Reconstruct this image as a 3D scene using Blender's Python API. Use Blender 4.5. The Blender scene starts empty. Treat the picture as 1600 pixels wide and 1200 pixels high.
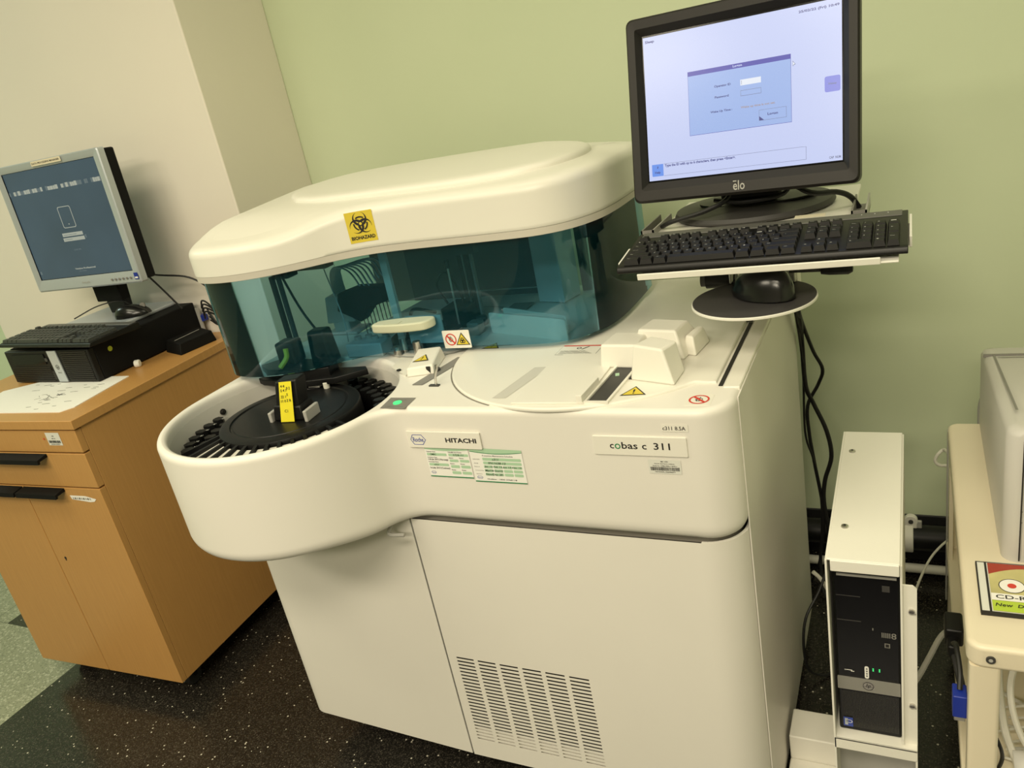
import bpy, math, random
from mathutils import Vector, Matrix
random.seed(7)
PI = math.pi
S = bpy.context.scene
COL = S.collection

# ------------------------------------------------------------------ camera, world, lights, exposure
cd = bpy.data.cameras.new('camera'); cam = bpy.data.objects.new('camera', cd); COL.objects.link(cam)
# camera axes as world vectors
cx = Vector((0.892502, 0.410654, -0.186558)); cy = Vector((-0.005464, -0.40374, -0.914858)); cz = Vector((-0.45101, 0.817532, -0.358095))
cam.matrix_world = Matrix(((cx.x, -cy.x, -cz.x, 0), (cx.y, -cy.y, -cz.y, 0), (cx.z, -cy.z, -cz.z, 1.5), (0, 0, 0, 1)))
cd.sensor_width = 36; cd.lens = 1238.065 / 1600 * 36; cd.clip_start = .02
S.camera = cam
w = bpy.data.worlds.new('world'); S.world = w; w.use_nodes = True
w.node_tree.nodes['Background'].inputs[0].default_value = (1, .93, .72, 1)
w.node_tree.nodes['Background'].inputs[1].default_value = .06
S.view_settings.view_transform = 'Standard'; S.view_settings.look = 'None'; S.view_settings.gamma = 1
S.view_settings.use_curve_mapping = False; S.view_settings.exposure = 0.05
CEIL = 2.75
PANELS = [(-1.9, .25, 16, (1, .93, .66), 'recessed ceiling light panel nearest the beige pillar'), (-1.9, -1.2, 40, (1, .89, .68), 'recessed ceiling light panel in front of the wooden cabinet'), (-.2, -.6, 42, (1, .89, .68), 'recessed ceiling light panel just behind the camera'), (-.2, -2.2, 72, (1, .89, .68), 'recessed ceiling light panel furthest from the green wall'), (.7, 1.2, 6.5, (1, .94, .68), 'recessed ceiling light panel over the cream table'), (-4.4, .9, 19, (.80, 1, .88), 'cool fill light panel added at the far left to brighten the wall beyond the beige pillar'), (-.6, 1.35, 3.5, (1, .93, .66), 'recessed ceiling light panel directly above the analyzer')]  # the cool far-left panel is an unseen fill added to brighten the wall there

# ------------------------------------------------------------------ materials
def mat(name, col, rough=.5, metal=0, spec=.5, noise=0, nscale=20, bump=0, bscale=200, emit=None, es=1, coat=0):
    m = bpy.data.materials.new(name); m.use_nodes = True; nt = m.node_tree; b = nt.nodes['Principled BSDF']
    b.inputs['Base Color'].default_value = (*col, 1); b.inputs['Roughness'].default_value = rough
    b.inputs['Metallic'].default_value = metal; b.inputs['Specular IOR Level'].default_value = spec
    b.inputs['Coat Weight'].default_value = coat
    if noise or bump:
        tc = nt.nodes.new('ShaderNodeTexCoord')
    if noise:
        n = nt.nodes.new('ShaderNodeTexNoise'); n.inputs['Scale'].default_value = nscale; n.inputs['Detail'].default_value = 4
        nt.links.new(tc.outputs['Object'], n.inputs['Vector'])
        mx = nt.nodes.new('ShaderNodeMix'); mx.data_type = 'RGBA'
        mx.inputs['A'].default_value = (*[c * (1 - noise) for c in col], 1); mx.inputs['B'].default_value = (*[min(1, c * (1 + noise)) for c in col], 1)
        nt.links.new(n.outputs['Fac'], mx.inputs['Factor']); nt.links.new(mx.outputs['Result'], b.inputs['Base Color'])
    if bump:
        n2 = nt.nodes.new('ShaderNodeTexNoise'); n2.inputs['Scale'].default_value = bscale
        nt.links.new(tc.outputs['Object'], n2.inputs['Vector'])
        bp = nt.nodes.new('ShaderNodeBump'); bp.inputs['Strength'].default_value = bump; bp.inputs['Distance'].default_value = .001
        nt.links.new(n2.outputs['Fac'], bp.inputs['Height']); nt.links.new(bp.outputs['Normal'], b.inputs['Normal'])
    if emit:
        b.inputs['Emission Color'].default_value = (*emit, 1); b.inputs['Emission Strength'].default_value = es
    return m
M = {}
M['white'] = mat('analyzer_white', (.80, .77, .705), .42, noise=.02, nscale=6)
M['white2'] = mat('analyzer_cover_white', (.81, .785, .705), .38)
M['groove'] = mat('seam_gasket', (.20, .185, .155), .8)
M['handle'] = mat('handle_olive_white', (.60, .61, .45), .4)
M['cdred'] = mat('disc_case_red', (.36, .045, .025), .45)
M['lip'] = mat('lid_gasket', (.60, .56, .49), .5)
M['band'] = mat('silver_band', (.33, .32, .29), .4, metal=.3)
M['black'] = mat('black_plastic', (.006, .006, .006), .42, spec=.3)
M['blackm'] = mat('black_matte', (.004, .004, .004), .7, spec=.2)
M['blackg'] = mat('black_gloss', (.004, .004, .005), .14, spec=.25)
M['dgrey'] = mat('dark_grey', (.05, .048, .045), .55)
M['charcoal'] = mat('charcoal_bezel', (.014, .012, .010), .45, spec=.35)
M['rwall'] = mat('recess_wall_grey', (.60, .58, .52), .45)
M['grey'] = mat('grey_plastic', (.22, .21, .19), .5)
M['lgrey'] = mat('light_grey', (.42, .41, .38), .45)
M['silver'] = mat('silver_bezel', (.50, .54, .58), .35, metal=.35)
M['metal'] = mat('brushed_metal', (.62, .60, .56), .28, metal=1)
M['powder'] = mat('powder_coat_white', (.84, .82, .74), .45, bump=.15, bscale=400)
M['cream'] = mat('cream_table', (.78, .70, .53), .35, noise=.03, nscale=9)
M['printer'] = mat('printer_grey', (.56, .54, .50), .45)
M['yellow'] = mat('sticker_yellow', (.72, .56, .05), .5)
M['tape'] = mat('tape_yellow', (.80, .70, .03), .45)
M['ink'] = mat('black_ink', (.015, .013, .012), .6)
M['inkg'] = mat('grey_ink', (.14, .14, .13), .6)
M['inkp'] = mat('pale_legend', (.45, .45, .42), .6)
M['paper'] = mat('paper_white', (.86, .85, .80), .7)
M['lgreen'] = mat('label_green', (.42, .62, .42), .6)
M['dgreen'] = mat('label_dark_green', (.02, .22, .08), .5)
M['blue'] = mat('logo_blue', (.04, .07, .35), .5)
M['vga'] = mat('connector_blue', (.01, .03, .30), .4)
M['red'] = mat('sign_red', (.62, .05, .03), .5)
M['wood'] = None
M['cable'] = mat('cable_black', (.01, .01, .01), .5)
M['cablew'] = mat('cable_white', (.70, .68, .60), .5)
M['led'] = mat('green_led', (.05, .4, .1), .4, emit=(.05, .8, .2), es=1.2)
M['rubber'] = mat('rubber_black', (.012, .012, .012), .6)
M['keytop'] = mat('key_black', (.006, .0055, .005), .5, spec=.35)
M['kbframe'] = mat('keyboard_black', (.006, .0055, .005), .4, spec=.35)
M['kbstrip'] = mat('keyboard_grey_strip', (.10, .098, .09), .45)
M['oldkey'] = mat('dusty_key', (.03, .032, .03), .45)
M['dot'] = mat('lime_dot', (.50, .60, .04), .5)
M['tubec'] = mat('clear_tube', (.45, .5, .5), .25)
M['box'] = mat('inner_white_box', (.62, .66, .66), .5)
M['cover_grey'] = mat('inner_dark_panel', (.055, .055, .06), .6)
M['padtop'] = mat('mouse_pad_top', (.045, .042, .042), .6)
M['cdlabel'] = mat('disc_case_green', (.45, .60, .05), .4)
M['cddisc'] = mat('disc_picture', (.55, .50, .22), .3, noise=.5, nscale=14)
M['cardw'] = mat('case_clear_white', (.72, .72, .66), .3)

def emitmat(name, col, s):
    m = bpy.data.materials.new(name); m.use_nodes = True; b = m.node_tree.nodes['Principled BSDF']
    b.inputs['Base Color'].default_value = (.01, .01, .01, 1); b.inputs['Roughness'].default_value = .25
    b.inputs['Emission Color'].default_value = (*col, 1); b.inputs['Emission Strength'].default_value = s
    return m
ES = .86
M['e_bg'] = emitmat('screen_lavender', (.60, .67, .98), ES)
M['e_dlg'] = emitmat('screen_dialog_blue', (.36, .50, .88), ES)
M['e_bar'] = emitmat('screen_bar_indigo', (.08, .08, .45), ES)
M['e_txt'] = emitmat('screen_text_navy', (.07, .08, .28), ES)
M['e_grey'] = emitmat('screen_text_grey', (.20, .22, .36), ES)
M['e_or'] = emitmat('screen_text_brown', (.42, .34, .36), ES)
M['e_wh'] = emitmat('screen_white', (.85, .9, 1), ES)
M['e_btn'] = emitmat('screen_button_blue', (.15, .32, .90), ES)
M['e_btn2'] = emitmat('screen_button_violet', (.25, .28, .80), ES)
M['e_lk'] = None
M['e_lt'] = emitmat('lock_text_pale', (.42, .44, .36), .8)
M['e_lt2'] = emitmat('lock_text_dim', (.13, .17, .18), .8)
M['e_panel'] = emitmat('lamp_diffuser', (1, .93, .72), .3)

def nodes(name):
    m = bpy.data.materials.new(name); m.use_nodes = True; return m, m.node_tree, m.node_tree.nodes['Principled BSDF']
# wood laminate
m, nt, b = nodes('beech_laminate'); tc = nt.nodes.new('ShaderNodeTexCoord'); mp = nt.nodes.new('ShaderNodeMapping')
mp.inputs['Scale'].default_value = (60, 60, 3); n = nt.nodes.new('ShaderNodeTexNoise'); n.inputs['Scale'].default_value = 3; n.inputs['Detail'].default_value = 6
r = nt.nodes.new('ShaderNodeValToRGB'); r.color_ramp.elements[0].position = .3; r.color_ramp.elements[0].color = (.485, .258, .080, 1)
r.color_ramp.elements[1].position = .7; r.color_ramp.elements[1].color = (.53, .284, .090, 1)
nt.links.new(tc.outputs['Object'], mp.inputs[0]); nt.links.new(mp.outputs[0], n.inputs['Vector']); nt.links.new(n.outputs['Fac'], r.inputs[0]); nt.links.new(r.outputs[0], b.inputs['Base Color'])
b.inputs['Roughness'].default_value = .38
M['wood'] = m
# lock screen picture: dim blue grey with soft clouds
m, nt, b = nodes('lock_screen_blue'); tc = nt.nodes.new('ShaderNodeTexCoord'); n = nt.nodes.new('ShaderNodeTexNoise'); n.inputs['Scale'].default_value = 5
r = nt.nodes.new('ShaderNodeValToRGB'); r.color_ramp.elements[0].color = (.035, .062, .078, 1); r.color_ramp.elements[1].color = (.060, .105, .140, 1)
nt.links.new(tc.outputs['Object'], n.inputs['Vector']); nt.links.new(n.outputs['Fac'], r.inputs[0]); nt.links.new(r.outputs[0], b.inputs['Emission Color'])
b.inputs['Emission Strength'].default_value = .8; b.inputs['Base Color'].default_value = (.01, .01, .01, 1); b.inputs['Roughness'].default_value = .3
M['e_lk'] = m
# walls
def wallmat(name, c1, c2):
    m, nt, b = nodes(name); tc = nt.nodes.new('ShaderNodeTexCoord'); n = nt.nodes.new('ShaderNodeTexNoise'); n.inputs['Scale'].default_value = 1.6; n.inputs['Detail'].default_value = 3
    r = nt.nodes.new('ShaderNodeValToRGB'); r.color_ramp.elements[0].position = .35; r.color_ramp.elements[0].color = (*c1, 1); r.color_ramp.elements[1].position = .7; r.color_ramp.elements[1].color = (*c2, 1)
    n2 = nt.nodes.new('ShaderNodeTexNoise'); n2.inputs['Scale'].default_value = 90; n2.inputs['Detail'].default_value = 5
    bp = nt.nodes.new('ShaderNodeBump'); bp.inputs['Strength'].default_value = .12; bp.inputs['Distance'].default_value = .002
    for q in (n, n2): nt.links.new(tc.outputs['Object'], q.inputs['Vector'])
    nt.links.new(n.outputs['Fac'], r.inputs[0]); nt.links.new(r.outputs[0], b.inputs['Base Color']); nt.links.new(n2.outputs['Fac'], bp.inputs['Height']); nt.links.new(bp.outputs[0], b.inputs['Normal'])
    b.inputs['Roughness'].default_value = .55
    return m
M['wgreen'] = wallmat('wall_green_paint', (.635, .71, .49), (.665, .735, .52))
M['wbeige'] = wallmat('pillar_beige_paint', (.85, .79, .70), (.88, .815, .72))
M['wceil'] = wallmat('ceiling_white', (.75, .74, .70), (.78, .77, .72))
# terrazzo vinyl floor: dark speckled tiles, pale tiles left of x=-2.445 with a dark accent tile
m, nt, b = nodes('speckled_floor_tiles'); L = nt.links.new
geo = nt.nodes.new('ShaderNodeTexCoord'); sep = nt.nodes.new('ShaderNodeSeparateXYZ'); L(geo.outputs['Object'], sep.inputs[0])
def math_(op, a, bb=None, clamp=False):
    q = nt.nodes.new('ShaderNodeMath'); q.operation = op; q.use_clamp = clamp
    for i, vv in enumerate((a, bb)):
        if vv is None: continue
        if isinstance(vv, (int, float)): q.inputs[i].default_value = vv
        else: L(vv, q.inputs[i])
    return q.outputs[0]
def mix(f, a, bb):
    q = nt.nodes.new('ShaderNodeMix'); q.data_type = 'RGBA'
    L(f, q.inputs['Factor'])
    for k, vv in (('A', a), ('B', bb)):
        if isinstance(vv, tuple): q.inputs[k].default_value = (*vv, 1)
        else: L(vv, q.inputs[k])
    return q.outputs['Result']
X, Y = sep.outputs['X'], sep.outputs['Y']
def chips(scale, thr, width):
    v = nt.nodes.new('ShaderNodeTexVoronoi'); v.inputs['Scale'].default_value = scale; v.feature = 'F1'; L(geo.outputs['Object'], v.inputs['Vector'])
    rnd = nt.nodes.new('ShaderNodeSeparateColor'); L(v.outputs['Color'], rnd.inputs[0])
    return math_('MULTIPLY', math_('GREATER_THAN', rnd.outputs[0], thr), math_('LESS_THAN', v.outputs['Distance'], width)), rnd.outputs[1]
c1, r1 = chips(110, .93, .26); c2, r2 = chips(175, .74, .34); c3, r3 = chips(240, .6, .5)
c4, r4 = chips(330, .55, .5)
dark = mix(math_('MULTIPLY', c3, .8), (.013, .0115, .0095), (.045, .039, .031)); dark = mix(math_('MULTIPLY', c4, .4), dark, (.060, .054, .044))
dark = mix(math_('MULTIPLY', c2, .55), dark, (.11, .095, .075)); dark = mix(c1, dark, (.60, .56, .46))
d1, _ = chips(120, .55, .5); d2, _ = chips(190, .6, .5)
pale = mix(d1, (.27, .285, .20), (.40, .41, .31)); pale = mix(d2, pale, (.19, .20, .14))
isp = math_('LESS_THAN', X, -2.445)
acc = math_('MULTIPLY', math_('MULTIPLY', math_('GREATER_THAN', X, -2.97), math_('GREATER_THAN', Y, 1.263)), math_('LESS_THAN', Y, 1.9))
ispale = math_('MULTIPLY', isp, math_('SUBTRACT', 1, acc))
colr = mix(ispale, dark, pale)
def seam(v, off, per):
    f = math_('FRACT', math_('DIVIDE', math_('ADD', v, off), per)); return math_('LESS_THAN', f, .004)
sm = math_('MAXIMUM', seam(X, 2.445 + 6.1, .61), seam(Y, 6.1 - 1.262, .61))
colr = mix(math_('MULTIPLY', sm, .7), colr, (.01, .01, .008))
L(colr, b.inputs['Base Color']); b.inputs['Roughness'].default_value = .22; b.inputs['Specular IOR Level'].default_value = .5
M['floor'] = m
# tinted acrylic shield
m = bpy.data.materials.new('teal_tinted_acrylic'); m.use_nodes = True; nt = m.node_tree; nt.nodes.clear()
o = nt.nodes.new('ShaderNodeOutputMaterial'); tr = nt.nodes.new('ShaderNodeBsdfTransparent'); tr.inputs[0].default_value = (.60, .82, .90, 1)
gl = nt.nodes.new('ShaderNodeBsdfGlossy'); gl.inputs['Roughness'].default_value = .03; gl.inputs[0].default_value = (.9, .95, 1, 1)
fr = nt.nodes.new('ShaderNodeFresnel'); fr.inputs[0].default_value = 1.45; ms = nt.nodes.new('ShaderNodeMixShader')
df = nt.nodes.new('ShaderNodeBsdfDiffuse'); df.inputs[0].default_value = (.03, .22, .27, 1); m2 = nt.nodes.new('ShaderNodeMixShader'); m2.inputs[0].default_value = .05
nt.links.new(tr.outputs[0], m2.inputs[1]); nt.links.new(df.outputs[0], m2.inputs[2])
nt.links.new(fr.outputs[0], ms.inputs[0]); nt.links.new(m2.outputs[0], ms.inputs[1]); nt.links.new(gl.outputs[0], ms.inputs[2]); nt.links.new(ms.outputs[0], o.inputs[0])
M['acrylic'] = m

# ------------------------------------------------------------------ mesh helpers
def fr_(o, x, y):
    x = Vector(x).normalized(); y = Vector(y).normalized(); z = x.cross(y).normalized()
    return Matrix(((x.x, y.x, z.x, o[0]), (x.y, y.y, z.y, o[1]), (x.z, y.z, z.z, o[2]), (0, 0, 0, 1)))
ID = Matrix.Identity(4)
def front(x, y, z): return fr_((x, y, z), (1, 0, 0), (0, 0, 1))
def top(x, y, z, a=0): return fr_((x, y, z), (math.cos(a), math.sin(a), 0), (-math.sin(a), math.cos(a), 0))
class MB:
    def __init__(s): s.v = []; s.f = []; s.mi = []; s.mats = []
    def _m(s, k):
        mt = M[k] if isinstance(k, str) else k
        if mt not in s.mats: s.mats.append(mt)
        return s.mats.index(mt)
    def add(s, vs, fs, k, mx=ID):
        n = len(s.v); i = s._m(k)
        s.v += [mx @ Vector(p) for p in vs]; s.f += [[a + n for a in f] for f in fs]; s.mi += [i] * len(fs); return s
    def box(s, c, d, k, mx=ID, rz=0, top=None):
        x, y, z = [q / 2 for q in d]; tx, ty = (x, y) if top is None else (top[0] / 2, top[1] / 2)
        vs = [(-x, -y, -z), (x, -y, -z), (x, y, -z), (-x, y, -z), (-tx, -ty, z), (tx, -ty, z), (tx, ty, z), (-tx, ty, z)]
        ca, sa = math.cos(rz), math.sin(rz)
        vs = [(c[0] + a * ca - b * sa, c[1] + a * sa + b * ca, c[2] + e) for a, b, e in vs]
        return s.add(vs, [(0, 3, 2, 1), (4, 5, 6, 7), (0, 1, 5, 4), (1, 2, 6, 5), (2, 3, 7, 6), (3, 0, 4, 7)], k, mx)
    def bb(s, a, b, k, mx=ID):
        return s.box([(p + q) / 2 for p, q in zip(a, b)], [abs(q - p) for p, q in zip(a, b)], k, mx)
    def lathe(s, prof, k, mx=ID, n=32, c=(0, 0), a0=0, a1=2 * PI, cap=True, sx=1, sy=1):
        full = abs(a1 - a0 - 2 * PI) < 1e-6; vs = []; fs = []; cnt = n if full else n + 1
        for r, z in prof:
            for i in range(cnt):
                a = a0 + (a1 - a0) * i / n; vs.append((c[0] + r * math.cos(a) * sx, c[1] + r * math.sin(a) * sy, z))
        for j in range(len(prof) - 1):
            for i in range(n):
                p, q = j * cnt + i, j * cnt + (i + 1) % cnt
                fs.append((p, q, q + cnt, p + cnt))
        if full and cap:
            if prof[0][0] > 1e-5: fs.append(tuple(reversed(range(cnt))))
            if prof[-1][0] > 1e-5: fs.append(tuple((len(prof) - 1) * cnt + i for i in range(cnt)))
        return s.add(vs, fs, k, mx)
    def cyl(s, c, r, z0, z1, k, mx=ID, n=24, r2=None): return s.lathe([(r, z0), (r if r2 is None else r2, z1)], k, mx, n, c)
    def poly(s, pts, z0, z1, k, mx=ID):
        n = len(pts); vs = [(x, y, z0) for x, y in pts] + [(x, y, z1) for x, y in pts]
        fs = [tuple(reversed(range(n))), tuple(range(n, 2 * n))] + [(i, (i + 1) % n, (i + 1) % n + n, i + n) for i in range(n)]
        return s.add(vs, fs, k, mx)
    def tube(s, pts, r, k, n=8, mx=ID, smooth=True, sub=6):
        P = [Vector(p) for p in pts]
        if smooth and len(P) > 2:
            Q = []
            E = [2 * P[0] - P[1]] + P + [2 * P[-1] - P[-2]]
            for i in range(1, len(E) - 2):
                for j in range(sub):
                    t = j / sub; a, b, c, d = E[i - 1:i + 3]
                    Q.append(.5 * ((2 * b) + (c - a) * t + (2 * a - 5 * b + 4 * c - d) * t * t + (3 * b - a - 3 * c + d) * t ** 3))
            P = Q + [P[-1]]
        vs = []; fs = []; u = None
        for i, p in enumerate(P):
            t = (P[min(i + 1, len(P) - 1)] - P[max(i - 1, 0)]).normalized()
            if u is None: u = t.orthogonal().normalized()
            u = (u - t * u.dot(t)).normalized(); w_ = t.cross(u)
            for j in range(n):
                a = 2 * PI * j / n; vs.append(p + (u * math.cos(a) + w_ * math.sin(a)) * r)
        for i in range(len(P) - 1):
            for j in range(n): fs.append((i * n + j, i * n + (j + 1) % n, (i + 1) * n + (j + 1) % n, (i + 1) * n + j))
        fs += [tuple(reversed(range(n))), tuple((len(P) - 1) * n + j for j in range(n))]
        return s.add(vs, fs, k, mx)
    def frommesh(s, me, k, mx=ID):
        return s.add([v.co.copy() for v in me.vertices], [tuple(p.vertices) for p in me.polygons], k, mx)
    def plate(s, loops, z0, z1, k, bev=0, mx=ID, res=2):
        c = bpy.data.curves.new('tmp', 'CURVE'); c.dimensions = '2D'; c.fill_mode = 'BOTH'
        c.extrude = max(0, (z1 - z0) / 2 - bev); c.bevel_depth = bev; c.offset = -bev; c.bevel_resolution = res
        for pts in loops:
            sp = c.splines.new('POLY'); sp.points.add(len(pts) - 1); sp.use_cyclic_u = True
            for p, q in zip(sp.points, pts): p.co = (q[0], q[1], 0, 1)
        o = bpy.data.objects.new('tmp', c); me = o.to_mesh()
        s.frommesh(me, k, mx @ Matrix.Translation((0, 0, (z0 + z1) / 2))); o.to_mesh_clear(); bpy.data.objects.remove(o); bpy.data.curves.remove(c)
        return s
    def text(s, body, k, mx, x, y, h=None, wd=None, align='l', z=.0004, shear=0, bold=.012):
        """flat lettering: cap box of height h and/or width wd, lower left (or centre) at x, y"""
        c = bpy.data.curves.new('tmp', 'FONT'); c.body = body; c.resolution_u = 2; c.shear = shear; c.offset = bold
        o = bpy.data.objects.new('tmp', c); me = o.to_mesh()
        if len(me.vertices):
            xs = [v.co.x for v in me.vertices]; ys = [v.co.y for v in me.vertices]; W = max(xs) - min(xs); H = max(ys) - min(ys)
            y0 = min(ys)
            if any(ch in body for ch in 'gpqy,(') and h: pass
            sy = (h / H) if h else wd / W; sx = (wd / W) if wd else sy
            if not h: sy = sx
            ox = x if align == 'l' else (x - W * sx / 2 if align == 'c' else x - W * sx)
            s.frommesh(me, k, mx @ Matrix.Translation((ox, y, z)) @ Matrix.Diagonal((sx, sy, 1, 1)) @ Matrix.Translation((-min(xs), -y0, 0)))
        o.to_mesh_clear(); bpy.data.objects.remove(o); bpy.data.curves.remove(c); return s
    def quad(s, mx, x0, y0, x1, y1, k, z=.0002): return s.add([(x0, y0, z), (x1, y0, z), (x1, y1, z), (x0, y1, z)], [(0, 1, 2, 3)], k, mx)
    def shape(s, mx, pts, k, z=.0003): return s.add([(a, b, z) for a, b in pts], [tuple(range(len(pts)))], k, mx)
    def ring(s, mx, cx_, cy_, r0, r1, k, z=.0003, n=24, a0=0, a1=2 * PI, sx=1):
        vs = []; fs = []
        for i in range(n + 1):
            a = a0 + (a1 - a0) * i / n
            vs += [(cx_ + r0 * math.cos(a) * sx, cy_ + r0 * math.sin(a), z), (cx_ + r1 * math.cos(a) * sx, cy_ + r1 * math.sin(a), z)]
        fs = [(2 * i, 2 * i + 1, 2 * i + 3, 2 * i + 2) for i in range(n)]
        return s.add(vs, fs, k, mx)
    def build(s, name, parent=None, bevel=0, seg=2, angle=35, smooth=True, wn=False, label=None):
        me = bpy.data.meshes.new(name); off = Vector((0, 0, 0))
        if parent is not None and parent.get('_w'): off = parent.location
        me.from_pydata([tuple(v - off) for v in s.v], [], s.f)
        for mt in s.mats: me.materials.append(mt)
        me.polygons.foreach_set('material_index', s.mi)
        if smooth:
            me.polygons.foreach_set('use_smooth', [True] * len(me.polygons)); me.set_sharp_from_angle(angle=math.radians(angle))
        me.validate(); me.update()
        o = bpy.data.objects.new(name, me); COL.objects.link(o)
        if parent is not None: o.parent = parent
        if bevel:
            b = o.modifiers.new('bevel', 'BEVEL'); b.width = bevel; b.segments = seg; b.limit_method = 'ANGLE'; b.angle_limit = math.radians(40)
        if wn or bevel:
            q = o.modifiers.new('wn', 'WEIGHTED_NORMAL'); q.keep_sharp = True
        if label: o['label'] = label
        return o
WORLD = []
def thing(name, label, cat, loc=(0, 0, 0), rz=0, group=None, world=True):
    """an Empty at the base; with world=True its parts are written in world coordinates"""
    o = bpy.data.objects.new(name, None); o.empty_display_size = .05; COL.objects.link(o); o.location = loc; o.rotation_euler = (0, 0, rz)
    o['label'] = label; o['category'] = cat
    if group: o['group'] = group
    if world: o['_w'] = 1; WORLD.append(o)
    return o
def sub(o, par):
    """hang o (vertices already relative to the thing) under a part"""
    o.parent = par; return o
def tag(o, label, cat, group=None):
    o['label'] = label; o['category'] = cat
    if group: o['group'] = group
    return o
def struct(o): o['kind'] = 'structure'; return o
def part(mb, name, root, par=None, **kw):
    o = mb.build(name, root, **kw)
    if par is not None: o.parent = par
    return o
def rrect(x0, y0, x1, y1, r, n=5):
    pts = []
    for cx_, cy_, a in ((x1 - r, y0 + r, -PI / 2), (x1 - r, y1 - r, 0), (x0 + r, y1 - r, PI / 2), (x0 + r, y0 + r, PI)):
        for i in range(n + 1): t = a + PI / 2 * i / n; pts.append((cx_ + r * math.cos(t), cy_ + r * math.sin(t)))
    return pts
def arc(cx_, cy_, r, a0, a1, n=24): return [(cx_ + r * math.cos(math.radians(a0 + (a1 - a0) * i / n)), cy_ + r * math.sin(math.radians(a0 + (a1 - a0) * i / n))) for i in range(n + 1)]
def catmull(P, sub=8, closed=False):
    P = [Vector((*p, 0)) for p in P]; Q = []
    E = [2 * P[0] - P[1]] + P + [2 * P[-1] - P[-2]]
    for i in range(1, len(E) - 2):
        for j in range(sub):
            t = j / sub; a, b, c, d = E[i - 1:i + 3]
            q = .5 * ((2 * b) + (c - a) * t + (2 * a - 5 * b + 4 * c - d) * t * t + (3 * b - a - 3 * c + d) * t ** 3); Q.append((q.x, q.y))
    Q.append((P[-1].x, P[-1].y)); return Q
def offset(P, d, closed=True):
    """move a counter-clockwise polygon inward by d"""
    out = []; n = len(P)
    for i in range(n):
        a = Vector(P[i - 1] if (closed or i) else P[i]); c = Vector(P[(i + 1) % n] if (closed or i < n - 1) else P[i]); t = (c - a).normalized(); nrm = Vector((-t.y, t.x))
        out.append((P[i][0] + nrm.x * d, P[i][1] + nrm.y * d))
    return out

# ------------------------------------------------------------------ room
YW = 2.15
struct(MB().box((-1.5, -1.5, -.05), (9, 9, .1), 'floor').build('floor', smooth=False))
struct(MB().box((-1.5, -1.5, CEIL + .05), (9, 9, .1), 'wceil').build('ceiling', smooth=False))
struct(MB().box((-1.5, YW + .06, CEIL / 2), (9, .12, CEIL), 'wgreen').build('wall_back', smooth=False))
struct(MB().bb((-3.16, 1.79, 0), (-1.777, YW, CEIL), 'wbeige').build('wall_pillar', bevel=.004))
struct(MB().box((-5.25, -1.9, CEIL / 2), (.12, 7.98, CEIL), 'wgreen').build('wall_left', smooth=False))
struct(MB().box((2.4, -1.9, CEIL / 2), (.12, 7.98, CEIL), 'wgreen').build('wall_right', smooth=False))
struct(MB().box((-1.5, -5.95, CEIL / 2), (9, .12, CEIL), 'wbeige').build('wall_front', smooth=False))
struct(MB().bb((-1.777, YW - .006, 0), (2.34, YW, .15), 'rubber').build('baseboard_back', bevel=.003))
struct(MB().bb((-3.166, 1.784, 0), (-1.771, 1.79, .10), 'rubber').bb((-1.777, 1.784, 0), (-1.771, YW - .006, .10), 'rubber').build('baseboard_pillar'))
for x, y, e, lc, lab in PANELS:
    t = thing('ceiling_or_fill_light', lab, 'ceiling light', (x, y, CEIL - .02))
    part(MB().plate([rrect(x - .62, y - .32, x + .62, y + .32, .01), rrect(x - .59, y - .29, x + .59, y + .29, .01)], CEIL - .018, CEIL, 'powder'), 'frame', t, smooth=False)
    part(MB().bb((x - .59, y - .29, CEIL - .012), (x + .59, y + .29, CEIL - .004), 'e_panel'), 'diffuser', t, smooth=False)
    ld = bpy.data.lights.new('panel_light', 'AREA'); ld.shape = 'RECTANGLE'; ld.size = 1.15; ld.size_y = .55; ld.energy = e; ld.color = lc
    lo = bpy.data.objects.new('panel_light', ld); COL.objects.link(lo); lo.location = (x, y, CEIL - .03); lo.visible_camera = True
# ------------------------------------------------------------------ chemistry analyzer
AN = thing('chemistry_analyzer', 'large white floor-standing chemistry analyzer with teal see-through shield and rounded lid', 'laboratory analyzer', (-.85, 1.45, 0))
CX, CY, CR = -1.155, 1.13, .258
ZD = .97
def house_outline(grow=0, cr=.06):
    R = CR + grow; yf = 1.1 - grow; xr = -.247 + grow; xf = -.840
    dx, dy = xf - CX, yf - CY
    rho = (dx * dx + dy * dy - R * R) / (2 * (R + dy))
    fx, fy = xf, yf - rho
    a_end = math.degrees(math.atan2(CY - fy, CX - fx))      # direction from fillet centre to circle centre
    P = [(xr, 1.85)]; P += [(x, y) for x, y in reversed(arc(xr - cr, yf + cr, cr, -90, 0, 10))][0:]
    P = [(xr, 1.85)] + list(reversed(arc(xr - cr, yf + cr, cr, -90, 0, 10)))
    P += [(x, y) for x, y in arc(fx, fy, rho, 90, a_end, 12)]
    a0 = a_end - 180
    if a0 < -180: a0 += 360
    P += arc(CX, CY, R, a0, -180, 40)[1:]
    P += [(CX - R, 1.40)] + arc(CX - R + .10, 1.45, .10, 180, 90, 8) + [(CX - .10, 1.55), (CX - .06, 1.85)]
    return P[::-1]                                           # counter-clockwise
HO = house_outline()
hole = arc(CX, CY, .2376, 0, 359.99, 72)[:-1]
hous = MB(); n_ = len(HO); pr_ = [(.030, .728), (.018, .728), (.0115, .7305), (.0055, .7355), (.0018, .7425), (.0, .751), (.0, .76), (.0, .955), (.0, .9595), (.0012, .9640), (.0035, .9672), (.0068, .9692), (.0105, .97)]
def lift(y, z):                                               # the underside rises a little towards the round nose
    t = min(1, max(0, (1.08 - y) / .16)); return z + .018 * t * t * (3 - 2 * t) * min(1, max(0, (.80 - z) / .05))
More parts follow.
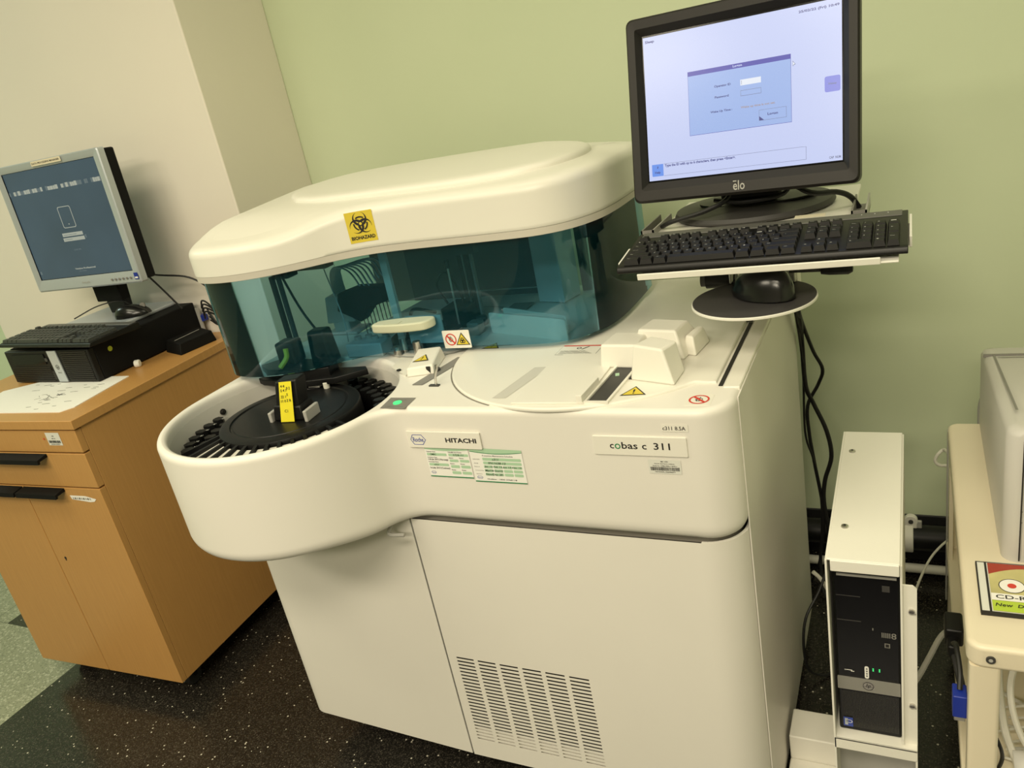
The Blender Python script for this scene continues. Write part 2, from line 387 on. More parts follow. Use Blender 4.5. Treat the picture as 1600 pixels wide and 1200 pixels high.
vs = [(x, y, lift(y, z)) for off, z in pr_ for x, y in offset(HO, off)]
hous.add(vs, [(j * n_ + i, j * n_ + (i + 1) % n_, (j + 1) * n_ + (i + 1) % n_, (j + 1) * n_ + i) for j in range(len(pr_) - 1) for i in range(n_)], 'white')
hole = arc(CX, CY, .2465, 0, 360, 96)[:-1]
hous.plate([offset(HO, .0105), hole], ZD, ZD, 'white'); q0 = len(hous.v); hous.plate([offset(HO, .030)], .728, .728, 'white')
for v in hous.v[q0:]: v.z = lift(v.y, v.z)
hous.lathe([(.2465, .97), (.2425, .9688), (.2395, .9655), (.238, .961), (.2376, .955), (.2376, .945)], 'white', n=96, c=(CX, CY), cap=False)
part(hous, 'upper_housing', AN, angle=50)
# recess of the sample and reagent disk
w_ = MB().lathe([(.2380, .948), (.2372, .945), (.236, .83), (.0, .83)], 'rwall', n=72, c=(CX, CY), cap=False)
rw = part(w_, 'disk_recess', AN)
a = math.radians(171); part(MB().cyl((0, 0), .007, 0, .003, 'ink', mx=fr_((CX + .236 * math.cos(a), CY + .236 * math.sin(a), .925), (-math.sin(a), math.cos(a), 0), (0, 0, 1)) @ Matrix.Rotation(PI, 4, 'X'), n=16).cyl((0, 0), .004, 0, .005, 'metal', mx=fr_((CX + .236 * math.cos(a), CY + .236 * math.sin(a), .925), (-math.sin(a), math.cos(a), 0), (0, 0, 1)) @ Matrix.Rotation(PI, 4, 'X'), n=12), 'screw', AN, rw)
# base cabinet under the housing
def base_outline():
    return [(-.247, 1.84)] + list(reversed(arc(-.317, 1.176, .07, -90, 0, 10))) + [(-.905, 1.106), (-1.348, 1.122)] + arc(-1.348, 1.162, .04, -90, -180, 6)[0:] + [(-1.388, 1.84)]
BO = base_outline()[::-1]
part(MB().plate([offset(BO, .012)], .716, .732, 'groove'), 'housing_seam', AN, smooth=False)
# body shell, set in behind the front panels
part(MB().plate([offset(BO, .025)], .10, .716, 'groove'), 'inner_frame', AN, smooth=False)
part(MB().bb((-.2475, 1.162, .03), (-.2455, 1.85, ZD - .004), 'white'), 'side_panel', AN, smooth=False)
# front left panel: wraps the left corner
lp = [(-.903, 1.106), (-1.348, 1.122)] + arc(-1.348, 1.162, .04, -90, -180, 6) + [(-1.388, 1.84), (-1.380, 1.84), (-1.380, 1.165)] + arc(-1.348, 1.162, .032, -180, -90, 6) + [(-.903, 1.116)]
part(MB().plate([lp[::-1]], .092, .722, 'white', bev=.002), 'left_front_panel', AN, wn=True, angle=50)
# door with real vent slots: flat sheet with holes, corner wraps to the right
xs = [-.899]; zs = [.092]
for c in range(6): xs += [-.878 + c * .0524, -.878 + c * .0524 + .0425]
xs.append(-.317)
for r in range(24, -1, -1): zs += [.377 - r * .00955 - .0044, .377 - r * .00955]
zs.append(.722)
door = MB(); vs = [(x, y, z) for y in (1.106, 1.1068) for z in zs for x in xs]; nx = len(xs); nn = nx * len(zs); fs = []
for j in range(len(zs) - 1):
    for i in range(nx - 1):
        p = j * nx + i; q = (p, p + 1, p + 1 + nx, p + nx)
        if i % 2 and j % 2: fs += [(q[k], q[k] + nn, q[(k + 1) % 4] + nn, q[(k + 1) % 4]) for k in range(4)]
        else: fs += [q, tuple(v + nn for v in q[::-1])]
door.add(vs, fs, 'white')
cor = arc(-.317, 1.176, .07, -90, 0, 12); cor2 = arc(-.317, 1.176, .064, 0, -90, 12)
door.plate([cor + [(-.247, 1.19), (-.253, 1.19)] + cor2], .092, .722, 'white')
part(door, 'front_door', AN, angle=20)
part(MB().bb((-.897, 1.118, .170), (-.560, 1.122, .385), 'ink').bb((-.897, 1.112, .094), (-.560, 1.122, .170), 'white'), 'vent_backing', AN, smooth=False)
for x in (-1.25, -.35):
    for y in (1.25, 1.75): part(MB().cyl((x, y), .03, .0, .03, 'rubber').cyl((x, y), .012, .03, .11, 'metal'), 'levelling_foot', AN)
part(MB().bb((-1.27, 1.16, .045), (-1.15, 1.20, .098), 'grey'), 'foot_bracket', AN)
part(MB().tube([(-.935, 1.085, .716), (-.932, 1.07, .706), (-.90, 1.075, .704)], .004, 'lgrey'), 'latch_lip', AN)
# side grips on the right panel
g = MB(); sx_ = fr_((-.2465, 0, 0), (0, 1, 0), (0, 0, 1))
g.shape(sx_, [(1.245, .585), (1.30, .645), (1.345, .60), (1.30, .575)], 'lgrey', .0004); g.shape(sx_, [(1.255, .578), (1.335, .578), (1.27, .525)], 'powder', .0006)
part(g, 'side_grip', AN, smooth=False)
g = MB(); g.shape(sx_, [(1.235, .262), (1.30, .30), (1.318, .222), (1.262, .205)], 'ink', .0004)
part(g, 'side_vent', AN, smooth=False); g = MB(); g.shape(sx_, [(1.22, .50), (1.235, .53), (1.228, .46), (1.212, .44)], 'grey', .0004); part(g, 'side_grip', AN, smooth=False); g = MB(); g.shape(sx_, [(1.28, .53), (1.30, .50), (1.285, .44), (1.272, .46)], 'powder', .0004)
part(g, 'side_grip', AN, smooth=False)

# deck details (all a few millimetres proud)
arcp = arc(-.557, 1.395, .30, -39, -270, 60)
cov = [(-.288, 1.206)] + arcp + [(-.288, 1.695)]
part(MB().plate([cov], ZD - .004, ZD + .005, 'white2', bev=.0035), 'round_deck_cover', AN, wn=True, angle=50)
g = MB(); ap = arc(-.557, 1.395, .3030, -112, -225, 50); ap2 = arc(-.557, 1.395, .299, -225, -112, 50)
g.add([(x, y, ZD + .0006) for x, y in ap] + [(x, y, ZD + .0006) for x, y in reversed(ap2)], [(i, i + 1, i + 52, i + 51) for i in range(50)], 'groove')
part(g, 'deck_seam', AN, smooth=False); g = MB(); g.bb((-.283, 1.196, ZD), (-.276, 1.50, ZD + .0012), 'ink'); g.bb((-.30, 1.50, ZD + .002), (-.276, 1.506, ZD + .0055), 'ink'); g.bb((-.30, 1.50, ZD + .002), (-.294, 1.53, ZD + .0055), 'ink')
part(g, 'deck_gap', AN, smooth=False)
ZC = ZD + .005
part(MB().bb((-.274, 1.19, ZD - .01), (-.2475, 1.845, ZD + .002), 'white2'), 'side_trim_rail', AN, bevel=.002)
# slide cover with stepped left edge
sl = [(-.620, 1.109), (-.490, 1.112), (-.487, 1.30), (-.600, 1.33), (-.628, 1.30), (-.628, 1.272), (-.655, 1.272), (-.655, 1.165), (-.625, 1.150)]
part(MB().plate([[(-.622, 1.110), (-.489, 1.113), (-.492, 1.285), (-.505, 1.335), (-.610, 1.335), (-.622, 1.275)]], ZC, ZC + .0035, 'white2', bev=.001).add([(-.672, 1.135, ZC + .0005), (-.645, 1.135, ZC + .0005), (-.617, 1.279, ZC + .0005), (-.648, 1.277, ZC + .0005)], [(0, 1, 2, 3)], 'rwall'), 'rack_slide_cover', AN, angle=60)  # flat grey quad at the left: shading of a recess slope, painted on
# rack slot with dark window and raised frame
g = MB(); fxs = [(-.489, 1.115), (-.446, 1.115), (-.437, 1.285), (-.482, 1.285)]; fin = [(-.4845, 1.119), (-.4500, 1.119), (-.4425, 1.280), (-.4775, 1.280)]
g.plate([fxs, fin], ZC, ZC + .004, 'white2'); part(g, 'rack_slot_frame', AN, smooth=False)
part(MB().plate([fin], ZC - .002, ZC + .0008, 'dgrey').bb((-.447, 1.215, ZC), (-.425, 1.255, ZC + .0012), 'ink').box((-.468, 1.235, ZC + .0012), (.007, .012, .0008), 'lgreen', rz=.3), 'rack_slot_window', AN, smooth=False)
part(MB().plate([[(-.500, 1.112), (-.490, 1.112), (-.486, 1.190), (-.496, 1.190)]], ZC + .002, ZC + .016, 'white2', bev=.001), 'slot_guide', AN)
# moulded covers right of the slot
def frust(name, b, t, z0, z1):
    vs = [(x, y, z0) for x, y in b] + [(x, y, z1) for x, y in t]
    return part(MB().add(vs, [(0, 3, 2, 1), (4, 5, 6, 7), (0, 1, 5, 4), (1, 2, 6, 5), (2, 3, 7, 6), (3, 0, 4, 7)], 'white2'), name, AN, bevel=.004, seg=3)
frust('front_moulded_cover', [(-.437, 1.212), (-.352, 1.186), (-.350, 1.250), (-.420, 1.285)], [(-.430, 1.226), (-.372, 1.200), (-.356, 1.240), (-.408, 1.268)], ZC, 1.035)
frust('rear_moulded_cover', [(-.462, 1.320), (-.362, 1.300), (-.348, 1.400), (-.450, 1.420)], [(-.452, 1.330), (-.378, 1.316), (-.368, 1.372), (-.440, 1.388)], ZC, 1.026)
frust('left_moulded_cover', [(-.512, 1.270), (-.430, 1.262), (-.430, 1.345), (-.505, 1.350)], [(-.508, 1.276), (-.436, 1.270), (-.436, 1.338), (-.500, 1.342)], ZC, 1.018)
frust('right_moulded_rib', [(-.37, 1.325), (-.345, 1.315), (-.335, 1.39), (-.36, 1.40)], [(-.366, 1.332), (-.350, 1.325), (-.342, 1.378), (-.356, 1.385)], ZC, 1.010)
# stickers on the deck
def warn(mb, mx, cx_, cy_, s, k='yellow', bang=True):
    mb.shape(mx, [(cx_ - s * .62, cy_ - s * .40), (cx_ + s * .62, cy_ - s * .40), (cx_, cy_ + s * .62)], 'ink', .0004)
    mb.shape(mx, [(cx_ - s * .50, cy_ - s * .335), (cx_ + s * .50, cy_ - s * .335), (cx_, cy_ + s * .49)], k, .0007)
    if bang: mb.text('!', 'ink', mx, cx_, cy_ - s * .26, h=s * .5, align='c', z=.001)
    else:
        for q in range(3):
            aa = PI / 2 + q * 2 * PI / 3; mb.ring(mx, cx_ + s * .10 * math.cos(aa), cy_ - s * .05 + s * .10 * math.sin(aa), s * .09, s * .15, 'ink', .001, 14)
def noh(mb, mx, cx_, cy_, r):
    mb.ring(mx, cx_, cy_, r * .82, r, 'red', .0007, 28)
    mb.ring(mx, cx_, cy_, r * .28, r * .38, 'inkg', .0005, 10); mb.quad(mx, cx_ - r * .25, cy_ - r * .4, cx_ - r * .15, cy_ + r * .5, 'inkg', .0005); mb.quad(mx, cx_ - r * .02, cy_ - r * .4, cx_ + r * .08, cy_ + r * .55, 'inkg', .0005)
    d = r * .62; e = r * .09
    mb.shape(mx, [(cx_ - d - e, cy_ + d - e), (cx_ - d + e, cy_ + d + e), (cx_ + d + e, cy_ - d + e), (cx_ + d - e, cy_ - d - e)], 'red', .0009)
m_ = MB(); warn(m_, top(-.416, 1.163, ZC, .12), 0, 0, .036); part(m_, 'hazard_sticker', AN, smooth=False, label='yellow warning triangle by the rack slot')
m_ = MB(); m_.plate([rrect(-.324, 1.122, -.282, 1.164, .003)], ZD, ZD + .0003, 'white2'); noh(m_, top(-.303, 1.143, ZD), 0, 0, .0165); part(m_, 'no_touch_sticker', AN, smooth=False, label='round red prohibition sticker on the deck')
m_ = MB(); mx = top(-.632, 1.340, ZC, -.02)
m_.quad(mx, 0, 0, .086, .052, 'inkg', .0002); m_.quad(mx, .0007, .0007, .0853, .0513, 'white2', .0004)
m_.quad(mx, .002, .045, .084, .050, 'red', .0006)
for i in range(4): m_.text('mmmm nmm nmnmmn mnnm'[i:], 'inkg', mx, .006, .005 + i * .0045, h=.0024, wd=.07 - i * .006, z=.0007)
m_.ring(mx, .04, .034, .003, .005, 'ink', .0007); m_.shape(mx, [(.046, .028), (.050, .028), (.060, .043), (.057, .043)], 'ink', .0007)
part(m_, 'caution_label', AN, smooth=False)
# status panel with green lamp
m_ = MB(); mx = top(-.9005, 1.098, ZD); m_.shape(mx, [(.006, 0), (.062, 0), (.058, .048), (0, .048)], 'grey', .0008)
m_.text('OPERATE', 'inkg', mx, .03, .036, h=.0035, wd=.025, align='c', z=.001); m_.text('SAMPLE STOP', 'inkg', mx, .032, .007, h=.003, wd=.04, align='c', z=.001)
pn = part(m_, 'status_panel', AN, smooth=False)
part(MB().cyl((-.870, 1.1225), .0085, ZD + .0008, ZD + .0022, 'led'), 'status_lamp', AN, pn)
# diagonal sampling channel, drain, pin and moulded rinse cover left of the shield
m_ = MB(); m_.add([(-.889, 1.206, ZD + .0012), (-.864, 1.206, ZD + .0012), (-.835, 1.345, ZD + .0012), (-.862, 1.353, ZD + .0012)], [(0, 1, 2, 3)], 'grey'); part(m_, 'sampling_channel', AN, smooth=False)
part(MB().cyl((-.872, 1.278), .0085, ZD, ZD + .006, 'dgrey', n=16), 'drain_port', AN)
part(MB().tube([(-.831, 1.205, ZD), (-.829, 1.206, .990), (-.824, 1.208, 1.004), (-.8235, 1.209, 1.012)], .0028, 'metal').box((-.834, 1.203, ZD + .001), (.022, .008, .003), 'dgrey'), 'locating_pin', AN)
m_ = MB().add([(x, y, z) for x, y, z in [(-.925, 1.245, ZD), (-.868, 1.262, ZD), (-.895, 1.358, ZD), (-.955, 1.350, ZD), (-.925, 1.250, ZD + .018), (-.871, 1.267, ZD + .020), (-.897, 1.350, ZD + .028), (-.950, 1.343, ZD + .026)]], [(0, 3, 2, 1), (4, 5, 6, 7), (0, 1, 5, 4), (1, 2, 6, 5), (2, 3, 7, 6), (3, 0, 4, 7)], 'white2')
rc = part(m_, 'rinse_station_cover', AN, bevel=.003, seg=2)
m_ = MB(); warn(m_, fr_((-.909, 1.292, ZD + .0232), (1, .14, .05), (-.1, 1, .1)), 0, 0, .030); m_.box((-.880, 1.262, ZD + .009), (.009, .003, .016), 'ink'); part(m_, 'cover_hazard_sticker', AN, rc, smooth=False, label='yellow warning triangle on the rinse cover')
part(MB().plate([[(-.995, 1.295), (-.930, 1.250), (-.955, 1.355), (-1.015, 1.385)]], ZD, ZD + .003, 'white2'), 'service_plate', AN, smooth=False)
part(MB().cyl((-.963, 1.275), .005, ZD + .004, ZD + .006, 'ink', n=12).ring(top(-.963, 1.275, ZD + .0064), 0, 0, .002, .0038, 'metal', .0001, 10), 'service_screw', AN)
for x, y, z in ((-1.027, 1.372, .992), (-1.020, 1.392, 1.005), (-.957, 1.352, 1.010)):
    part(MB().cyl((x, y), .009, z - .026, z, 'metal', n=16).cyl((x, y), .006, ZD, z - .02, 'metal', n=12), 'thumb_screw', AN)

# sample and reagent disk
DK = MB(); c = (CX - .008, CY + .012)
DK.lathe([(.0, .9405), (.118, .9405), (.1195, .9385), (.1235, .9385), (.1255, .9415), (.140, .9415), (.147, .9385), (.148, .936), (.1485, .932), (.149, .86), (.22, .858), (.222, .84)], 'black', n=72, c=c, cap=False)
dk = part(DK, 'sample_disk', AN, label='black round sample disk')
pgs = {True: (MB(), MB()), False: (MB(), MB())}
for rr, n_, z in ((.2165, 44, .920), (.1835, 37, .916)):
    for i in range(n_):
        an = 2 * PI * i / n_; dg = math.degrees(math.atan2(math.sin(an), math.cos(an)))
        if -134 < dg < -12 or 98 < dg < 173: continue
        pg, nb = pgs[dg > 100 or dg < -100]
        ca, sa = math.cos(an), math.sin(an); hx = [(-.0135, 0), (-.008, -.0085), (.008, -.0095), (.0138, 0), (.008, .0095), (-.008, .0085)]
        pts = [(c[0] + (rr + u) * ca - v * sa, c[1] + (rr + u) * sa + v * ca) for u, v in hx]
        pg.poly(pts, .862, z, 'black')
        if rr > .2 and (dg < 75 or dg > 150):
            mm = fr_((c[0] + .200 * ca, c[1] + .200 * sa, .9165), (-sa, ca, 0), (-ca, -sa, 0)); nb.text(str(i % 60 + 1), 'inkp', mm, 0, -.003, h=.0055, align='c', z=.0045)
for pg, nb in pgs.values():
    n0 = len(pg.v); mi_ = pg._m('inkp'); pg.v += nb.v; pg.f += [[q + n0 for q in f] for f in nb.f]; pg.mi += [mi_] * len(nb.f)
    part(pg, 'tube_positions', AN, dk, smooth=False)
for i in range(14):
    an = math.radians(-132 + i * 9.2); ca, sa = math.cos(an), math.sin(an); mm = fr_((c[0], c[1], 0), (ca, sa, 0), (-sa, ca, 0))
    part(MB().add([(.150, -.0035, .86), (.2285, -.0028, .86), (.2285, .0028, .86), (.150, .0035, .86), (.1475, -.0035, .9375), (.227, -.0028, .924), (.227, .0028, .924), (.1475, .0035, .9375)], [(0, 3, 2, 1), (4, 5, 6, 7), (0, 1, 5, 4), (1, 2, 6, 5), (2, 3, 7, 6), (3, 0, 4, 7)], 'black', mm), 'disk_divider', AN, dk, smooth=False)
    if i < 13:
        an += math.radians(4.6); ca, sa = math.cos(an), math.sin(an); mm = fr_((c[0], c[1], 0), (ca, sa, 0), (-sa, ca, 0))
        part(MB().add([(.1535, -.0080, .86), (.222, -.0135, .86), (.222, .0135, .86), (.1535, .0080, .86), (.1535, -.0080, .9305), (.222, -.0135, .917), (.222, .0135, .917), (.1535, .0080, .9305)], [(4, 5, 6, 7), (0, 1, 5, 4), (1, 2, 6, 5), (2, 3, 7, 6), (3, 0, 4, 7)], 'rwall' if i not in (0, 12) else 'black', mm), 'reagent_pocket', AN, dk, smooth=False)
part(MB().cyl((-1.156, 1.262), .007, .94, .955, 'powder', n=20), 'disk_knob', AN, dk, bevel=.001)
hd = MB().add([(-1.163, 1.092, .941), (-1.090, 1.100, .941), (-1.095, 1.150, .941), (-1.168, 1.142, .941), (-1.158, 1.096, .975), (-1.092, 1.103, .972), (-1.097, 1.147, .975), (-1.163, 1.140, .975)], [(0, 3, 2, 1), (4, 5, 6, 7), (0, 1, 5, 4), (1, 2, 6, 5), (2, 3, 7, 6), (3, 0, 4, 7)], 'black')
hd.add([(-1.153, 1.098, .970), (-1.097, 1.104, .970), (-1.102, 1.143, .970), (-1.158, 1.137, .970), (-1.146, 1.108, 1.022), (-1.092, 1.113, 1.026), (-1.097, 1.150, 1.026), (-1.150, 1.144, 1.022)], [(0, 3, 2, 1), (4, 5, 6, 7), (0, 1, 5, 4), (1, 2, 6, 5), (2, 3, 7, 6), (3, 0, 4, 7)], 'black')
hh = part(hd, 'disk_handle', AN, dk, bevel=.004)
tp = MB(); A = [Vector((-1.131, 1.1045, 1.023)), Vector((-1.101, 1.1075, 1.024)), Vector((-1.105, 1.0985, .978)), Vector((-1.137, 1.0955, .977)), Vector((-1.109, 1.0925, .942)), Vector((-1.141, 1.0885, .942))]
tp.add(A, [(3, 2, 1, 0), (5, 4, 2, 3)], 'tape')
mx = fr_(A[3] + Vector((0, -.0006, 0)), A[2] - A[3], A[0] - A[3])
for (u, v_, t_) in ((.004, .036, '4 4'), (.004, .027, '5 4 7'), (.004, .014, '22 1'), (.004, .005, '11 0'), (.018, .018, 'S'), (.018, .031, '9 2'), (.018, .006, '2 R')): tp.text(t_, 'ink', mx, u, v_, h=.0055, z=.0004)
tp.text('C1', 'ink', fr_(A[5] + Vector((0, -.0006, 0)), A[4] - A[5], A[3] - A[5]), .011, .02, h=.006, z=.0004)
part(tp, 'yellow_tape', AN, dk, smooth=False, label='yellow tape with handwritten numbers')
m_ = MB(); m_.box((-1.169, 1.105, .950), (.008, .034, .022), 'lgrey', rz=.1); part(m_, 'handle_bracket', AN, dk, bevel=.002); m_ = MB(); m_.box((-1.082, 1.118, .952), (.008, .048, .024), 'lgrey', rz=.1); part(m_, 'handle_bracket', AN, dk, bevel=.002)
m_ = MB(); m_.box((-1.228, 1.235, .947), (.014, .018, .006), 'lgrey', rz=.2); part(m_, 'disk_tab', AN, dk); m_ = MB(); m_.box((-1.188, 1.262, .947), (.030, .010, .006), 'lgrey', rz=.05); part(m_, 'disk_tab', AN, dk)

# lid
ctl = [(-.53, 1.80), (-.53, 1.66), (-.533, 1.54), (-.548, 1.462), (-.585, 1.402), (-.645, 1.370), (-.74, 1.362), (-.84, 1.361), (-.93, 1.360), (-1.01, 1.350), (-1.075, 1.322), (-1.135, 1.276), (-1.195, 1.236), (-1.262, 1.213), (-1.33, 1.209), (-1.39, 1.224), (-1.430, 1.262), (-1.448, 1.32), (-1.452, 1.42), (-1.455, 1.55), (-1.455, 1.68), (-1.44, 1.77), (-1.39, 1.815), (-1.30, 1.828), (-1.10, 1.83), (-.80, 1.83), (-.66, 1.829), (-.585, 1.822), (-.545, 1.80), (-.533, 1.775)]
ctl[0] = (-.531, 1.745)
LO = catmull(ctl[:], 6)[::-1]                               # counter-clockwise
def dome(x, y):
    return .022 * min(1, max(0, (y - 1.30) / .40)) - .022 * max(0, (x + .75) / .22) * max(0, (y - 1.45) / .35) - .024 * (lambda t: t * t * (3 - 2 * t))(min(1, max(0, (-.98 - x) / .20))) * (lambda t: t * t * (3 - 2 * t))(min(1, max(0, (1.40 - y) / .16)))
prof = [(.0015, 1.2225), (.0, 1.2235), (.0, 1.230), (.0, 1.280), (.0, 1.285), (.0, 1.289), (.0016, 1.295), (.005, 1.3005), (.010, 1.304), (.020, 1.307), (.032, 1.3082), (.06, 1.3095)]
lid = MB(); vs = []; fs = []; n = len(LO)
for off, z in prof:
    for x, y in offset(LO, off): vs.append((x, y, z + (dome(x, y) * min(1, max(0, (z - 1.222) / .06)))))
for j in range(len(prof) - 1):
    for i in range(n): fs.append((j * n + i, j * n + (i + 1) % n, (j + 1) * n + (i + 1) % n, (j + 1) * n + i))
lid.add(vs, fs, 'white2')
# crown of the lid: shrink rings towards the centre line
last = [Vector(v) for v in vs[-n:]]; rings = [last]
for q in range(1, 7):
    t = q / 6; rings.append([Vector((p.x + (max(-1.28, min(-.68, p.x)) - p.x) * t, p.y + (1.56 - p.y) * t, p.z + (.004 * math.sin(t * PI / 2)) + dome(p.x + (max(-1.28, min(-.68, p.x)) - p.x) * t, p.y + (1.56 - p.y) * t) - dome(p.x, p.y))) for p in last])
vs = [p for r_ in rings for p in r_]; fs = [(j * n + i, j * n + (i + 1) % n, (j + 1) * n + (i + 1) % n, (j + 1) * n + i) for j in range(6) for i in range(n)]
lid.add(vs, fs, 'white2'); lid.add([(x, y, z) for off, z in ((.004, 1.2075), (.0012, 1.2085), (.0006, 1.2225)) for x, y in offset(LO, off)], [(j * n + i, j * n + (i + 1) % n, (j + 1) * n + (i + 1) % n, (j + 1) * n + i) for j in range(2) for i in range(n)], 'lip'); lid.add([(x, y, 1.2076) for x, y in offset(LO, .004)], [tuple(range(n))[::-1]], 'cover_grey')
ld_ = part(lid, 'lid', AN, angle=60)
pl = [(-1.27, 1.46), (-1.17, 1.425), (-1.0, 1.415), (-.84, 1.41), (-.72, 1.425), (-.64, 1.47), (-.605, 1.55), (-.605, 1.64), (-.64, 1.70), (-.72, 1.745), (-.90, 1.765), (-1.10, 1.76), (-1.25, 1.72), (-1.33, 1.65), (-1.34, 1.54), (-1.27, 1.46)]
PO = catmull(pl, 6)[:-1]; m_ = MB(); n = len(PO); vs = []
pr = [(0, -.004), (.0, .004), (.003, .0085), (.008, .0108), (.016, .012), (.03, .0125)]
for off, dz in pr:
    for x, y in offset(PO, off): vs.append((x, y, 1.3095 + dz + dome(x, y) + .002))
m_.add(vs, [(j * n + i, j * n + (i + 1) % n, (j + 1) * n + (i + 1) % n, (j + 1) * n + i) for j in range(len(pr) - 1) for i in range(n)], 'white2')
last = [Vector(v) for v in vs[-n:]]; rings = [[Vector((p.x + (max(-1.2, min(-.74, p.x)) - p.x) * t, p.y + (1.57 - p.y) * t, 1.324 + dome(p.x + (max(-1.2, min(-.74, p.x)) - p.x) * t, p.y + (1.57 - p.y) * t))) for p in last] for t in (0, .25, .5, .75, 1)]
m_.add([p for r_ in rings for p in r_], [(j * n + i, j * n + (i + 1) % n, (j + 1) * n + (i + 1) % n, (j + 1) * n + i) for j in range(4) for i in range(n)], 'white2')
part(m_, 'lid_raised_panel', AN, ld_, angle=60)
# biohazard sign on the front of the lid
def bio(mb, mx, cx_, cy_, s):
    for q in range(3):
        aa = PI / 2 + q * 2 * PI / 3; ox, oy = cx_ + math.cos(aa) * s * .42, cy_ + math.sin(aa) * s * .42
        ga = math.radians(26); N = 26; vs = []
        for i in range(N + 1):
            t = aa + ga + (2 * PI - 2 * ga) * i / N; wd = s * (.012 + .17 * max(0, math.sin(PI * i / N)) ** 1.5)
            vs += [(ox + s * .40 * math.cos(t), oy + s * .40 * math.sin(t), .0005 + q * .00005), (ox + (s * .40 + wd) * math.cos(t), oy + (s * .40 + wd) * math.sin(t), .0005 + q * .00005)]
        # horns: keep the inside of the loops open
        mb.add(vs, [(2 * i, 2 * i + 1, 2 * i + 3, 2 * i + 2) for i in range(N)], 'ink', mx)
        mb.ring(mx, cx_, cy_, s * .42, s * .52, 'ink', .0008, 10, aa - .62, aa + .62)
    mb.ring(mx, cx_, cy_, 0, s * .10, 'yellow', .001, 16)
m_ = MB(); mx = front(-1.046, 1.3415, 1.226) @ Matrix.Rotation(math.radians(0), 4, 'Z')
mx = fr_((-1.046, 1.3375, 1.228), (.966, .259, 0), (0, 0, 1)); W_, H_ = .060, .066
m_ = MB()

def liduv(u):                                                # point on the lid side at x = u
    for i in range(len(LO) - 1):
        a_, b_ = LO[i], LO[i + 1]
        if (a_[0] - u) * (b_[0] - u) <= 0 and a_[1] < 1.5 and b_[1] < 1.5 and abs(a_[0] - b_[0]) > 1e-9:
            t = (u - a_[0]) / (b_[0] - a_[0]); return a_[1] + (b_[1] - a_[1]) * t
    return 1.36
def wrap(mb_flat, x0, z0, curve, gap=.0006):
    """bend a flat drawing (x right, y up) onto a curved upright face"""
    out = MB(); out.v = [Vector((x0 + v.x, curve(x0 + v.x) - gap - v.z, z0 + v.y)) for v in mb_flat.v]; out.f = mb_flat.f; out.mi = mb_flat.mi; out.mats = mb_flat.mats; return out
fl = MB()
for i in range(8): fl.quad(ID, i * .058 / 8, 0, (i + 1) * .058 / 8, .064, 'yellow', 0)
bio(fl, ID, .029, .0385, .0295); fl.text('BIOHAZARD', 'ink', ID, .029, .006, h=.0078, wd=.050, align='c', z=.0006, bold=.035)
part(wrap(fl, -1.0470, 1.2365, liduv), 'biohazard_sticker', AN, ld_, smooth=False, label='yellow biohazard sticker')

# tinted shield, curved with the lid, hanging from it
SO = [p for p in offset(catmull(ctl[:18], 6)[::-1], .012, False)]
def sheet(mb, path, th, z0, z1, k):
    inn_ = offset(path, th, False); n = len(path); vs = []
    for P_, z in ((path, z0), (path, z1), (inn_, z1), (inn_, z0)): vs += [(x, y, z) for x, y in P_]
    f = []
    for j in range(4):
        for i in range(n - 1): f.append((j * n + i, j * n + i + 1, ((j + 1) % 4) * n + i + 1, ((j + 1) % 4) * n + i))
    f += [(0, n, 2 * n, 3 * n), (n - 1, 4 * n - 1, 3 * n - 1, 2 * n - 1)]
    mb.add(vs, f, k)
m_ = MB(); sheet(m_, SO, .003, .986, 1.212, 'acrylic'); sh = part(m_, 'see_through_shield', AN, ld_, angle=50, label='teal tinted see-through shield')
def shy(u): return liduv(u) + .012
fl = MB(); fl.plate([rrect(0, 0, .066, .040, .002)], 0, .0012, 'powder', res=0); noh(fl, ID, .019, .020, .0135); warn(fl, Matrix.Translation((0, 0, .0012)), .047, .018, .028, bang=False)
for q in range(len(fl.v)): fl.v[q].z += 0 if q < 1 else 0
noh(fl, Matrix.Translation((0, 0, .0012)), .019, .020, .0135)
part(wrap(fl, -.8995, .9845, shy, .001), 'safety_label', AN, sh, smooth=False, label='white label with no-hands sign and biohazard triangle')
# handle
hp = [(-1.048, 1.338), (-1.040, 1.326), (-.99, 1.322), (-.94, 1.328), (-.914, 1.338), (-.906, 1.366), (-.93, 1.376), (-1.03, 1.368)]
part(MB().plate([catmull(hp + [hp[0]], 4)[:-1][::1]], 1.040, 1.059, 'handle', bev=.004, res=2), 'shield_handle', AN, sh, wn=True, angle=50)
part(MB().plate([[(-1.012, 1.3262), (-.975, 1.3262), (-.975, 1.345), (-1.012, 1.345)]], 1.0592, 1.0598, 'handle'), 'handle_lettering', AN, sh, smooth=False)
part(MB().bb((-.990, 1.380, .995), (-.900, 1.384, 1.058), 'box'), 'inner_handle_plate', AN, sh, smooth=False)

